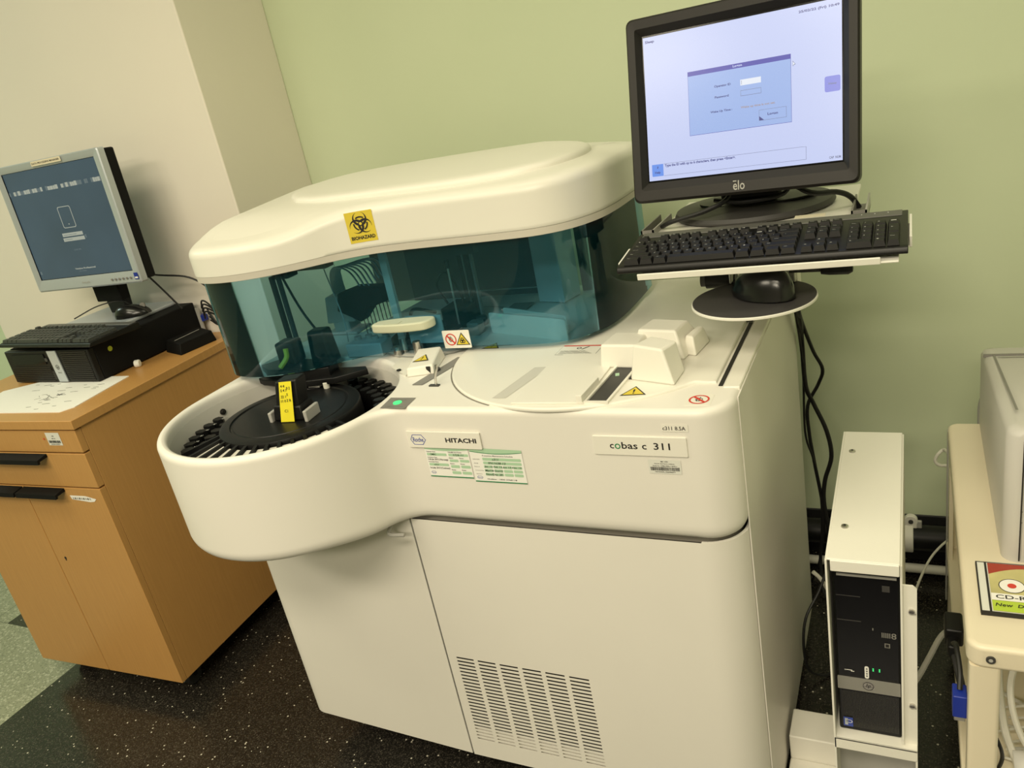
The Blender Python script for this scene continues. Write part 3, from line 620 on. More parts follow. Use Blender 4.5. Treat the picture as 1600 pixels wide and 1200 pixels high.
# inside the shield
IN = AN
part(MB().bb((-1.24, 1.795, ZD), (-.83, 1.812, 1.207), 'cover_grey').bb((-1.03, 1.79, ZD + .016), (-.84, 1.795, ZD + .0185), 'lgrey'), 'rear_inner_panel', IN, smooth=False)
part(MB().box((-.775, 1.735, 1.09), (.078, .07, .236), 'lgreen' if False else 'box', rz=-.25), 'support_column', IN, bevel=.002)
part(MB().bb((-.88, 1.66, 1.165), (-.60, 1.80, 1.207), 'box'), 'top_bracket', IN, bevel=.003)
part(MB().bb((-.735, 1.79, ZD), (-.685, 1.805, 1.207), 'cover_grey'), 'side_inner_panel', IN, smooth=False)
part(MB().bb((-1.069, 1.445, ZD), (-1.051, 1.455, 1.207), 'powder'), 'support_strut', IN, smooth=False)
part(MB().bb((-1.36, 1.80, ZD), (-1.242, 1.81, 1.18), 'grey'), 'rear_side_panel', IN, smooth=False)
part(MB().bb((-.955, 1.59, ZD), (-.944, 1.60, 1.2), 'blackm').bb((-.936, 1.59, ZD), (-.926, 1.60, 1.2), 'blackm').bb((-.9425, 1.588, ZD), (-.9385, 1.592, 1.2), 'metal').bb((-.922, 1.59, ZD), (-.917, 1.60, 1.2), 'grey').bb((-.962, 1.586, 1.135), (-.905, 1.61, 1.165), 'dgrey'), 'lift_rails', IN, smooth=False)
pb = part(MB().tube([(-.930, 1.5, 1.13), (-.932, 1.5, .995)], .0022, 'metal', smooth=False).cyl((-.930, 1.5), .006, 1.128, 1.146, 'black', n=12), 'sample_probe', IN)
part(MB().bb((-1.41, 1.44, 1.165), (-1.22, 1.475, 1.20), 'black').bb((-1.385, 1.435, 1.15), (-1.335, 1.475, 1.175), 'black'), 'reagent_arm', IN, bevel=.003)
part(MB().cyl((-1.36, 1.43), .0065, .92, 1.165, 'dgrey', n=14).bb((-1.385, 1.424, .93), (-1.375, 1.434, 1.16), 'black'), 'reagent_arm_post', IN)
part(MB().tube([(-1.34, 1.42, 1.165), (-1.29, 1.40, 1.08), (-1.24, 1.39, 1.01)], .003, 'black').tube([(-1.225, 1.44, 1.165), (-1.20, 1.43, 1.05), (-1.195, 1.42, .99)], .0015, 'tubec'), 'reagent_tubing', IN)
# black cover over the rear of the disk with towers
bc = MB(); q_ = (-.030, .062)
def sh_(L_): return [(x + q_[0], y + q_[1]) for x, y in L_]
bc.plate([sh_([(-1.365, 1.225), (-1.30, 1.192), (-1.175, 1.182), (-1.10, 1.202), (-1.045, 1.252), (-1.06, 1.268), (-1.13, 1.262), (-1.17, 1.30), (-1.30, 1.30), (-1.345, 1.262)])], .950, .964, 'black', bev=.002); bc.plate([sh_([(-1.335, 1.235), (-1.29, 1.205), (-1.17, 1.195), (-1.12, 1.215), (-1.13, 1.26), (-1.30, 1.28)])], .962, .984, 'black', bev=.002)
cv = part(bc, 'disk_cover', IN, angle=50)
tw = MB().box((-1.285, 1.320, 1.008), (.048, .045, .055), 'black', rz=.1); part(tw, 'cover_tower', IN, cv, bevel=.006)
tw = MB().box((-1.190, 1.325, 1.018), (.055, .045, .080), 'black', rz=.1, top=(.045, .036)); part(tw, 'cover_tower', IN, cv, bevel=.006)
part(MB().tube([(-1.270, 1.292, 1.025), (-1.270, 1.287, 1.005), (-1.283, 1.272, .986)], .006, 'tape'), 'cover_tape', IN, cv)
# rinse unit
rb = MB()
rb.box((-1.30, 1.56, 1.035), (.085, .05, .070), 'lgrey', rz=.1, top=(.06, .05)); rb.box((-1.30, 1.56, .985), (.05, .05, .04), 'lgrey'); rb.box((-1.30, 1.56, .974), (.10, .07, .008), 'lgrey')
rn = part(rb, 'rinse_unit_body', IN, bevel=.004)
fanp = arc(0, 0, .085, 100, 40, 8) + arc(0, 0, .03, 40, 100, 6)
part(MB().plate([[(x, y) for x, y in [(-1.262, 1.045), (-1.20, 1.015), (-1.165, 1.048), (-1.115, 1.062), (-1.122, 1.098), (-1.20, 1.100), (-1.25, 1.088)]]], -.02, .02, 'blackm', bev=.003, mx=fr_((0, 1.51, 0), (1, 0, 0), (0, 0, 1))), 'nozzle_block', IN, rn)
for i in range(8):
    x = -1.205 + i * .0115; z = 1.022 + i * .0055
    part(MB().tube([(x, 1.51, z + .02), (x + .001, 1.51, z - .045)], .0014, 'dgrey', n=5, smooth=False), 'rinse_nozzle', IN, rn)
    part(MB().tube([(x + .02, 1.51, z + .065), (x - .01, 1.515, 1.135 + .004 * i), (-1.27 + i * .004, 1.53, 1.145), (-1.315 + i * .005, 1.56, 1.11), (-1.32 + i * .005, 1.57, 1.05)], .0022, 'tubec', n=6), 'rinse_tube', IN, rn)
# detergent box and wells
part(MB().box((-1.115, 1.392, .986), (.095, .05, .032), 'box', rz=.05), 'detergent_box', IN, bevel=.003)
for i in range(4): part(MB().cyl((-1.148 + i * .024, 1.400 + .01 * (i % 2)), .0085, 1.002, 1.010, 'lgrey', n=14), 'detergent_cap', IN)
part(MB().cyl((-1.02, 1.49), .085, ZD, ZD + .012, 'black', n=40).cyl((-1.02, 1.49), .05, ZD + .012, ZD + .02, 'dgrey', n=32).ring(top(-1.02, 1.49, ZD + .0205), 0, 0, .03, .044, 'black', .0002), 'reaction_disk', IN)
part(MB().ring(top(-.97, 1.52, ZD + .0045), 0, 0, .165, .171, 'lgrey', 0, 48), 'deck_ring', IN, smooth=False)
part(MB().bb((-1.0, 1.54, ZD), (-.93, 1.62, 1.02), 'blackm').cyl((-.905, 1.56), .013, ZD, .992, 'dgrey').box((-.89, 1.50, .985), (.03, .03, .03), 'grey'), 'mixing_unit', IN, bevel=.002)
part(MB().tube([(-1.0, 1.58, 1.02), (-1.02, 1.58, 1.07), (-.98, 1.57, 1.10), (-.955, 1.575, 1.04), (-.95, 1.57, .99)], .003, 'black').tube([(-1.05, 1.53, .99), (-1.08, 1.53, 1.0), (-1.06, 1.52, 1.03), (-1.0, 1.52, 1.02)], .004, 'blackm'), 'inner_wiring', IN)
part(MB().plate([rrect(-.885, 1.64, -.83, 1.70, .002)], ZC, ZC + .001, 'grey'), 'inner_window', IN, smooth=False)
for a_, b_, z in (((-.845, 1.492), (-.632, 1.420), 1.020), ((-.835, 1.545), (-.648, 1.463), 1.013)):
    d = (Vector((b_[0] - a_[0], b_[1] - a_[1], 0))); L_ = d.length
    part(MB().plate([rrect(0, -.004, L_, z - ZC, .006)], -.0025, .0025, 'powder', bev=.001, mx=fr_((a_[0], a_[1], ZC + .002), d, (0, 0, 1))), 'rack_guard', IN, angle=50)
m_ = MB(); warn(m_, top(-.800, 1.400, ZC, .0), 0, 0, .034); part(m_, 'channel_hazard_sticker', IN, smooth=False)
part(MB().box((-.62, 1.72, .995), (.02, .016, .05), 'lgrey').box((-.60, 1.73, .99), (.012, .012, .04), 'grey').cyl((-.64, 1.735), .006, ZD, 1.06, 'lgrey', n=12).tube([(-.64, 1.735, 1.06), (-.66, 1.74, 1.12), (-.64, 1.75, 1.16), (-.62, 1.75, 1.11), (-.61, 1.74, 1.02)], .0016, 'lgrey'), 'calibrator_probe', IN)

# front name plates and paper labels
def fp(x, z, y=1.0994): return front(x, y, z)
m_ = MB(); m_.plate([rrect(0, 0, .157, .034, .002)], 0, .003, 'white2', bev=.0008, mx=fp(-.848, .891, 1.0985), res=1)
mx = fp(-.848, .891, 1.0955); hexo = [(.007, .017), (.013, .0275), (.033, .0275), (.041, .017), (.033, .0065), (.013, .0065)]; hexi = [(.0083, .017), (.0138, .0264), (.0323, .0264), (.0394, .017), (.0323, .0076), (.0138, .0076)]
m_.add([(x, y, .0003) for x, y in hexo + hexi], [(i, (i + 1) % 6, 6 + (i + 1) % 6, 6 + i) for i in range(6)], 'blue', mx)
m_.text('Roche', 'blue', mx, .024, .0125, h=.0095, wd=.023, align='c'); m_.text('HITACHI', 'ink', mx, .0835, .0130, h=.0095, wd=.0645, bold=.03)
part(m_, 'maker_nameplate', AN, smooth=False, label='white nameplate reading Roche and HITACHI')
m_ = MB(); m_.plate([rrect(0, 0, .158, .035, .002)], 0, .003, 'white2', bev=.0008, mx=fp(-.4765, .8895, 1.1003), res=1); mx = fp(-.4765, .8895, 1.0973)
m_.text('c', 'ink', mx, .029, .0125, h=.0085, wd=.007); m_.ring(mx, .0425, .0168, .0030, .0050, 'dgreen', .0003, 24); m_.text('bas', 'ink', mx, .0495, .0125, h=.0125, wd=.0270); m_.text('c', 'ink', mx, .084, .0125, h=.0085, wd=.0075); m_.text('311', 'ink', mx, .1035, .0125, h=.0125, wd=.027)
part(m_, 'model_nameplate', AN, smooth=False, label='white nameplate reading cobas c 311')
m_ = MB(); m_.quad(fp(-.357, .934), 0, 0, .043, .013, 'white2', .0003); m_.text('c311 8.5A', 'ink', fp(-.357, .934), .002, .003, h=.0068, wd=.037, z=.0006); part(m_, 'version_label', AN, smooth=False)
def barcode(mb, mx, x0, y0, x1, y1, k='ink', z=.0007, seed=3):
    rr = random.Random(seed); x = x0
    while x < x1:
        w1 = rr.choice([.0005, .0008, .0012]); mb.quad(mx, x, y0, min(x + w1, x1), y1, k, z); x += w1 + rr.choice([.0005, .0009])
m_ = MB(); mx = fp(-.3865, .857); m_.quad(mx, 0, 0, .054, .026, 'cardw', .0003); barcode(m_, mx, .003, .006, .051, .0125)
m_.text('MBC 10704', 'ink', mx, .027, .0215, h=.0022, wd=.012, align='c', z=.0007); m_.text('clinical chemistry analyzer', 'ink', mx, .027, .0175, h=.0022, wd=.034, align='c', z=.0007); m_.text('Serial No. 15886-2002-110595-1', 'ink', mx, .027, .0137, h=.0020, wd=.040, align='c', z=.0007); m_.text('NATIONAL UNIVERSITY', 'ink', mx, .027, .0025, h=.0022, wd=.034, align='c', z=.0007)
part(m_, 'barcode_label', AN, smooth=False, label='barcode label under the model nameplate')
def rbar(mb, mx, x0, y0, x1, y1, k, z): mb.shape(mx, rrect(x0, y0, x1, y1, min(.0018, (y1 - y0) * .4), 3), k, z)
# left service label
m_ = MB(); mx = fp(-.8180, .8285, 1.0990) ; m_.shape(mx, [(0, 0), (.094, 0), (.094, .066), (.0, .066)], 'paper', .0003)
m_.shape(mx, [(0, .066), (.094, .066), (.094, .0585)] + [(.094 - .094 * i / 8, .0585 - .003 * math.sin(PI * i / 8)) for i in range(1, 9)], 'lgreen', .0005)
m_.quad(mx, .0, .0, .094, .0022, 'dgreen', .0006)
for x0, z0, x1, z1 in ((.003, .045, .046, .0505), (.050, .045, .092, .0505), (.003, .0235, .046, .029), (.050, .033, .069, .0385), (.072, .033, .092, .0385), (.050, .0205, .069, .0265), (.072, .0205, .092, .0265), (.050, .0075, .069, .0135), (.072, .0075, .092, .0135)): rbar(m_, mx, x0, z0, x1, z1, 'lgreen', .0005)
for t_, x0, z0, wd in (('Customer Name', .003, .0525, .02), ('Cobas/Mk Serial Number', .050, .0525, .03), ('Installation Date', .003, .0405, .021), ('Instrument Name', .003, .031, .022), ('Review', .050, .0405, .009), ('Review', .072, .0405, .009), ('Review', .050, .0285, .009), ('Review', .072, .0285, .009), ('Review', .050, .0155, .009), ('Review', .072, .0155, .009)): m_.text(t_, 'ink', mx, x0, z0, h=.0022, wd=wd, z=.0008)
for t_, x0, z0, wd, h_ in (('CMRC', .010, .0462, .014, .0036), ('1739-11', .060, .0462, .022, .0036), ('11th Jan 2013 (Warranty)', .003, .0345, .044, .0048), ('c311', .014, .0245, .010, .0036), ('1st July 2013 (Contract)', .003, .0165, .044, .0048)): m_.text(t_, 'ink', mx, x0, z0, h=h_, wd=wd, z=.0008, shear=.2)
m_.ring(mx, .009, .0095, .0028, .0033, 'blue', .0006, 6, sx=1.7); m_.text('Roche', 'blue', mx, .009, .0082, h=.002, wd=.006, align='c', z=.0006)
part(m_, 'service_label', AN, smooth=False, label='left green and white service label with handwriting')
m_ = MB(); mx = fp(-.7215, .8225); m_.shape(mx, [(0, 0), (.106, 0), (.106, .066), (.0, .068)], 'paper', .0006)
m_.shape(mx, [(0, .070), (.106, .068), (.106, .0625)] + [(.106 - .106 * i / 8, .0625 - .004 * math.sin(PI * i / 8)) for i in range(1, 9)], 'dgreen', .0008)
m_.shape(mx, [(0, .070), (.106, .068), (.106, .0635)] + [(.106 - .106 * i / 8, .0640 - .004 * math.sin(PI * i / 8)) for i in range(1, 9)], 'lgreen', .0010)
m_.quad(mx, .0, .0, .106, .0022, 'dgreen', .0008); m_.text('Preventive Maintenance Schedule', 'inkg', mx, .056, .0535, h=.003, wd=.062, align='c', z=.0009)
for r_ in range(5):
    z0 = .0450 - r_ * .0078
    if r_ < 2: rbar(m_, mx, .024, z0, .102, z0 + .0058, 'lgreen', .0008)
    else:
        for q in range(4): rbar(m_, mx, .024 + q * .0198, z0, .042 + q * .0198, z0 + .0058, 'lgreen', .0008)
for t_, x0, z0, wd, h_ in (('Instrument', .004, .0465, .014, .002), ('Serial', .005, .038, .008, .002), ('Done on', .004, .031, .011, .002), ('Completed by', .004, .023, .018, .002), ('Signature', .005, .0155, .012, .002)): m_.text(t_, 'inkg', mx, x0, z0, h=h_, wd=wd, z=.0009)
for t_, x0, z0, wd in (('c311', .044, .046, .013), ('SN:1638-12', .034, .0383, .036), ('Jan 13 Feb 13 Jun 13 Dec 13', .025, .0303, .075), ('Mar/14 Oct/15', .025, .0225, .036), ('Nov/Dec 20', .025, .0147, .034)): m_.text(t_, 'ink', mx, x0, z0, h=.0042, wd=wd, z=.0011, shear=.2)
m_.text('Hotline : 1800 3768118', 'ink', mx, .026, .0055, h=.0028, wd=.060, z=.0009); m_.ring(mx, .011, .0095, .0032, .0037, 'blue', .0009, 6, sx=1.7); m_.text('Roche', 'blue', mx, .011, .0083, h=.0022, wd=.007, align='c', z=.0009)
part(m_, 'maintenance_label', AN, smooth=False, label='right green and white label reading Preventive Maintenance Schedule')
#PART3
# ------------------------------------------------------------------ touch monitor on the analyzer's arm
def rotm(o, yaw, pitch=0):
    """frame at o turned by yaw about z, then leaning back by pitch: x right, y away, z up"""
    return Matrix.Translation(o) @ Matrix.Rotation(math.radians(yaw), 4, 'Z') @ Matrix.Rotation(math.radians(-pitch), 4, 'X')
def face(mx, y=0): return mx @ fr_((0, y, 0), (1, 0, 0), (0, 0, 1))      # drawing plane facing -y
EM = thing('touch_monitor', 'black touchscreen monitor showing a Logon window, on round black base above the keyboard', 'computer monitor', (-.27, 1.61, 1.168))
mx = rotm((-.268, 1.494, 1.390), -4.07, 12.2)
def ringframe(mb, xo0, zo0, xo1, zo1, xi0, zi0, xi1, zi1, k, mx, y0=0, y1=.02, ch=.008, r=.012):
    """picture frame sloping from its front ridge down to the glass"""
    O = rrect(xo0, zo0, xo1, zo1, r, 4); n = len(O)
    def mapin(p, a, b, c_, d):
        return (a + (p[0] - xo0) / (xo1 - xo0) * (c_ - a), b + (p[1] - zo0) / (zo1 - zo0) * (d - b))
    I = []
    for i, p in enumerate(O):
        q = [(xi1, zi0), (xi1, zi1), (xi0, zi1), (xi0, zi0)][i // 5]; I.append(q)
    R1 = [(p[0], y1, p[1]) for p in O]; R2 = [(p[0], y0 + .003, p[1]) for p in O]; R3 = [(p[0] + (q[0] - p[0]) * .12, y0, p[1] + (q[1] - p[1]) * .12) for p, q in zip(O, I)]
    R4 = [(p[0] + (q[0] - p[0]) * .62, y0 + .001, p[1] + (q[1] - p[1]) * .62) for p, q in zip(O, I)]; R5 = [(q[0], y0 + ch, q[1]) for q in I]
    vs = R1 + R2 + R3 + R4 + R5; fs = [(j * n + i, j * n + (i + 1) % n, (j + 1) * n + (i + 1) % n, (j + 1) * n + i) for j in range(4) for i in range(n)]
    fs = [f[::-1] for f in fs]; mb.add(vs, fs, k, mx); return mb
m_ = MB(); ringframe(m_, -.197, -.166, .197, .160, -.171, -.130, .171, .130, 'charcoal', mx, -.014, .012, .012)
bz = part(m_, 'bezel', EM, angle=25)
m_ = MB(); O1 = rrect(-.197, -.166, .197, .160, .012, 4); O2 = rrect(-.185, -.155, .185, .150, .015, 4); O3 = rrect(-.13, -.11, .13, .10, .02, 4); n = len(O1)
vs = [(x, .012, z) for x, z in O1] + [(x, .030, z) for x, z in O2] + [(x, .058, z) for x, z in O3]
m_.add(vs, [(j * n + i, (j + 1) * n + i, (j + 1) * n + (i + 1) % n, j * n + (i + 1) % n)[::-1] for j in range(2) for i in range(n)] + [tuple(2 * n + i for i in range(n))], 'black', mx); part(m_, 'housing', EM, angle=30)
fm = face(mx, -.0015)
m_ = MB(); m_.plate([rrect(-.172, -.131, .172, .131, .001)], -.002, 0, 'blackg', mx=fm); SW, SH = .338, .2535
def U(u): return (u - .5) * SW
def V(v): return (.5 - v) * SH
def uq(u0, v0, u1, v1, k, z): m_.quad(fm, U(u0), V(v1), U(u1), V(v0), k, z)
def ut(t, k, u0, v0, u1, v1, z=.0012): m_.text(t, k, fm, U(u0), V(v1), h=(v1 - v0) * SH, wd=(u1 - u0) * SW, z=z, bold=.032)
uq(0, 0, 1, 1, 'e_bg', .0004); uq(.2385, .284, .7635, .717, 'e_bar', .0006); uq(.240, .315, .762, .7145, 'e_dlg', .0008); ut('Logon', 'e_bg', .477, .290, .524, .311)
ut('25/02/22 (Fri) 10:49', 'e_txt', .803, .030, .990, .050, .0008); ut('Sleep', 'e_txt', .011, .022, .063, .046, .0008)
ut('Operator ID', 'e_txt', .378, .402, .464, .422); ut('Password', 'e_txt', .379, .475, .452, .490); ut('Wake Up Time :', 'e_txt', .354, .570, .468, .588); ut('Wake up time is not set.', 'e_or', .512, .568, .685, .586)
uq(.513, .394, .617, .432, 'e_wh', .001); uq(.519, .400, .5205, .426, 'e_txt', .0012); uq(.513, .464, .617, .501, 'e_grey', .001); uq(.5145, .4665, .6155, .4985, 'e_dlg', .0012)
uq(.603, .610, .739, .680, 'e_grey', .001); uq(.6045, .612, .7375, .678, 'e_dlg', .0012); ut('Logon', 'e_txt', .646, .634, .697, .656, .0014); m_.shape(fm, [(U(.6045), V(.678)), (U(.628), V(.678)), (U(.6045), V(.650))], 'e_txt', .0014)
uq(.02, .887, .083, .970, 'e_btn', .0008); uq(.018, .885, .0825, .967, 'e_btn', .0006); ut('?', 'e_txt', .047, .900, .056, .916, .001); ut('Help', 'e_txt', .034, .935, .066, .955, .001)
for a_, b_, c_, d_ in ((.086, .885, .815, .887), (.086, .969, .815, .971), (.829, .900, .8305, .957)): uq(a_, b_, c_, d_, 'e_grey', .0008)
uq(.815, .886, .8305, .902, 'e_grey', .0006); uq(.813, .888, .829, .904, 'e_bg', .0007); uq(.815, .955, .8305, .971, 'e_grey', .0006); uq(.813, .953, .829, .969, 'e_bg', .0007)
ut('Type the ID with up to 6 characters, then press <Enter>.', 'e_txt', .092, .890, .478, .914, .001)
m_.shape(fm, rrect(U(.920), V(.562), U(.992), V(.464), .003, 3), 'e_btn2', .0008); ut('Wakeup', 'e_grey', .936, .505, .975, .520, .001); ut('CAP  NUM', 'e_grey', .938, .968, .992, .984, .0008)
m_.shape(fm, [(U(.772), V(.330)), (U(.772), V(.366)), (U(.778), V(.358)), (U(.786), V(.354))], 'e_grey', .0009); m_.shape(fm, [(U(.7733), V(.337)), (U(.7733), V(.361)), (U(.778), V(.354)), (U(.783), V(.351))], 'e_wh', .0011)
part(m_, 'screen', EM, smooth=False, label='lit lavender screen with a blue Logon window')
m_ = MB(); fb = face(mx, -.0142); m_.text('elo', 'lgrey', fb, 0, -.1585, h=.0165, wd=.0205, align='c'); m_.quad(fb, -.0102, -.1438, -.0040, -.1420, 'lgrey', .0004); part(m_, 'logo', EM, bz, smooth=False)
# neck and oval base
part(MB().box((-.27, 1.575, 1.215), (.085, .03, .11), 'black').box((-.27, 1.56, 1.26), (.11, .03, .12), 'black'), 'stand_neck', EM, bevel=.006)
part(MB().lathe([(.15, 1.169), (.152, 1.173), (.148, 1.180), (.10, 1.187), (.05, 1.200), (.0, 1.204)], 'dgrey', n=56, c=(-.278, 1.612), sy=.92), 'stand_base', EM, angle=50)
part(MB().lathe([(.11, 1.189), (.11, 1.192), (.0, 1.20)], 'black', n=48, c=(-.268, 1.60), sy=.55), 'turntable', EM, angle=50)
cb = MB().tube([(-.31, 1.55, 1.26), (-.30, 1.50, 1.22), (-.34, 1.485, 1.20), (-.41, 1.495, 1.183), (-.435, 1.51, 1.172)], .0045, 'cable'); part(cb, 'power_cable', EM)
part(MB().tube([(-.24, 1.57, 1.27), (-.20, 1.52, 1.215), (-.27, 1.50, 1.205), (-.33, 1.51, 1.212)], .004, 'cable').tube([(-.25, 1.57, 1.27), (-.17, 1.51, 1.212), (-.12, 1.53, 1.20), (-.098, 1.55, 1.185), (-.085, 1.57, 1.16)], .005, 'cable'), 'signal_cable', EM)
# ------------------------------------------------------------------ arm with platform, tray and round pad
AR = thing('workstation_arm', 'white metal workstation arm with keyboard tray and round mouse platform, mounted on the analyzer', 'monitor arm', (-.29, 1.62, ZD))
part(MB().bb((-.44, 1.46, 1.158), (-.09, 1.76, 1.166), 'powder').bb((-.44, 1.46, 1.150), (-.09, 1.464, 1.166), 'powder'), 'monitor_platform', AR, bevel=.0015)
for x0 in (-.463, -.092):
    m_ = MB(); m_.bb((x0, 1.46, 1.156), (x0 + .025, 1.60, 1.159), 'grey'); m_.bb((x0, 1.46, 1.156), (x0 + .003, 1.60, 1.178), 'grey'); m_.bb((x0 + .022, 1.46, 1.156), (x0 + .025, 1.60, 1.178), 'lgrey'); m_.bb((x0, 1.46, 1.156), (x0 + .025, 1.463, 1.178), 'grey'); part(m_, 'side_channel', AR, smooth=False)
part(MB().bb((-.33, 1.60, ZD), (-.25, 1.66, 1.10), 'powder').bb((-.32, 1.56, 1.09), (-.25, 1.64, 1.150), 'black'), 'post', AR, bevel=.004)
part(MB().cyl((0, 0), .016, 0, .055, 'black', mx=fr_((-.345, 1.45, 1.076), (0, 1, 0), (0, 0, 1)), n=28).cyl((0, 0), .012, -.01, 0, 'dgrey', mx=fr_((-.345, 1.45, 1.076), (0, 1, 0), (0, 0, 1)), n=28), 'tilt_hub', AR)
kt = Matrix.Translation((-.232, 1.366, 1.166)) @ Matrix.Rotation(math.radians(6.7), 4, 'X')
m_ = MB(); m_.bb((-.19, -.088, -.0225), (.215, .085, -.0195), 'powder', kt); m_.bb((-.19, -.091, -.0225), (.19, -.087, -.0115), 'powder', kt); m_.bb((.229, -.03, -.0225), (.233, .07, -.004), 'powder', kt); m_.bb((.20, -.03, -.0225), (.233, .07, -.0200), 'powder', kt); m_.bb((-.238, -.04, -.0225), (-.234, .03, -.008), 'powder', kt); m_.bb((-.238, -.04, -.0225), (-.18, .03, -.0200), 'powder', kt)
part(m_, 'keyboard_tray', AR, bevel=.001)
m_ = MB(); m_.box((-.2945, 1.44, 1.106), (.004, .05, .060), 'powder'); m_.box((-.184, 1.44, 1.104), (.004, .05, .064), 'powder'); m_.box((-.236, 1.47, 1.105), (.13, .03, .012), 'powder'); m_.box((-.205, 1.45, 1.075), (.05, .05, .06), 'powder'); part(m_, 'tray_bracket', AR, bevel=.002)
m_ = MB(); m_.tube([(-.19, 1.40, 1.097), (-.130, 1.40, 1.095)], .003, 'dgrey', smooth=False); m_.lathe([(.0, 0), (.007, .002), (.009, .015), (.010, .045), (.006, .052), (.0, .053)], 'black', mx=fr_((-.140, 1.40, 1.0953), (0, 1, 0), (0, 0, 1))); part(m_, 'release_lever', AR)
part(MB().cyl((-.244, 1.347), .1045, 1.064, 1.069, 'powder', n=72), 'mouse_platform', AR, bevel=.001)
part(MB().cyl((-.244, 1.347), .1025, 1.0692, 1.0706, 'padtop', n=72), 'mouse_pad', AR)
# ------------------------------------------------------------------ keyboards
def keymesh(label, wu, d=.0175, k='keytop', legend=True, hh=.0085, name='key'):
    w_ = wu * .019 - .0015; m_ = MB(); h2 = d / 2
    m_.add([(-w_ / 2, -h2, 0), (w_ / 2, -h2, 0), (w_ / 2, h2, 0), (-w_ / 2, h2, 0), (-w_ / 2 + .0022, -h2 + .003, hh), (w_ / 2 - .0022, -h2 + .003, hh), (w_ / 2 - .0022, h2 - .0012, hh), (-w_ / 2 + .0022, h2 - .0012, hh)], [(4, 5, 6, 7), (0, 1, 5, 4), (1, 2, 6, 5), (2, 3, 7, 6), (3, 0, 4, 7)], k)
    if legend and label: m_.text(label, 'inkp', ID, -w_ / 2 + .0045, .0008, h=.0034 if len(label) < 3 else .0022, z=hh + .0003)
    return m_
MAIN = [(0, [('Ctrl', 1.5), ('', 1.25), ('Alt', 1.25), ('', 6), ('Alt', 1.25), ('', 1.25), ('', 1.25), ('Ctrl', 1.25)]),
        (1, [('Shift', 2.25)] + [(c_, 1) for c_ in 'ZXCVBNM'] + [(',', 1), ('.', 1), ('/', 1), ('Shift', 2.75)]),
        (2, [('Caps Lock', 1.75)] + [(c_, 1) for c_ in "ASDFGHJKL;'"] + [('Enter', 2.25)]),
        (3, [('Tab', 1.5)] + [(c_, 1) for c_ in 'QWERTYUIOP[]'] + [('\\', 1.5)]),
        (4, [(c_, 1) for c_ in "`1234567890-="] + [('Backspace', 2)])]
def keyboard(root, kt, kb, kt_, strip, keyk, legend, y0=-.066):
    o = MB(); o.v = []; body = MB()
    prof_ = [(-.0825, -.0115), (-.0825, -.007), (-.079, -.0015), (-.072, .000), (.078, .0), (.0825, -.003), (.0825, -.019)]
    n = len(prof_); vs = [(x, y, z) for x in (-.2275, .2275) for y, z in prof_]
    body.add(vs, [(i, (i + 1) % n, (i + 1) % n + n, i + n) for i in range(n)] + [tuple(range(n))[::-1], tuple(range(n, 2 * n))], kb, kt)
    body.bb((-.219, .056, -.001), (.219, .080, .0012), strip, kt)
    part(body, 'case', root, bevel=.0015)
    cache = {}
    def put(lab, wu, x, y, d=.0175):
        key = (lab, wu, d)
        if key not in cache:
            ob = keymesh(lab, wu, d, keyk, legend).build('key', None, smooth=False); cache[key] = ob
        else:
            ob = cache[key].copy(); COL.objects.link(ob)
        ob.parent = root; ob.matrix_parent_inverse = Matrix.Identity(4)
        ob.matrix_local = Matrix.Translation(-root.location) @ kt @ Matrix.Translation((x, y, .0002))
    for r_, ks in MAIN:
        x = -.2165
        for lab, wu in ks: put(lab, wu, x + wu * .0095, y0 + r_ * .0188); x += wu * .019
    yf = y0 + 5 * .0188 + .009
    x = -.2165; put('Esc', 1, x + .0095, yf, .014); x += .038
    for g_ in range(3):
        for q in range(4): put('F%d' % (g_ * 4 + q + 1), 1, x + .0095, yf, .014); x += .019
        x += .0095
    nx = .075
    for q, t_ in enumerate(('PrtSc', 'ScrLk', 'Pause')): put(t_, 1, nx + .0095 + q * .019, yf, .014)
    for r_, row in ((4, ('Ins', 'Home', 'PgUp')), (3, ('Del', 'End', 'PgDn'))):
        for q, t_ in enumerate(row): put(t_, 1, nx + .0095 + q * .019, y0 + r_ * .0188)
    put('^', 1, nx + .0285, y0 + .0188)
    for q in range(3): put('<v>'[q], 1, nx + .0095 + q * .019, y0)
    px = .141
    for q, t_ in enumerate(('Num', '/', '*', '-')): put(t_, 1, px + .0095 + q * .019, y0 + 4 * .0188)
    for r_ in range(3):
        for q in range(3): put(str([1, 4, 7][r_] + q), 1, px + .0095 + q * .019, y0 + (r_ + 1) * .0188)
    put('0', 2, px + .019, y0); put('.', 1, px + .0475, y0); put('+', 1, px + .0665, y0 + 2.5 * .0188, .036); put('Enter', 1, px + .0665, y0 + .5 * .0188, .036)
KB = thing('keyboard', 'black full-size keyboard with white legends on the tray in front of the touch monitor', 'keyboard', (-.232, 1.366, 1.14))
keyboard(KB, kt, 'kbframe', None, 'kbstrip', 'keytop', True)
m_ = MB()
for q in range(3): m_.cyl((.158 + q * .02, .070), .0012, .001, .002, 'inkp', kt, n=8)
part(m_, 'status_lights', KB, smooth=False)
t = MB().box((.075, .088, .002), (.05, .014, .0006), 'cream', kt).build('paper_strip'); tag(t, 'small cream paper strip behind the black keyboard under the touch monitor', 'paper')
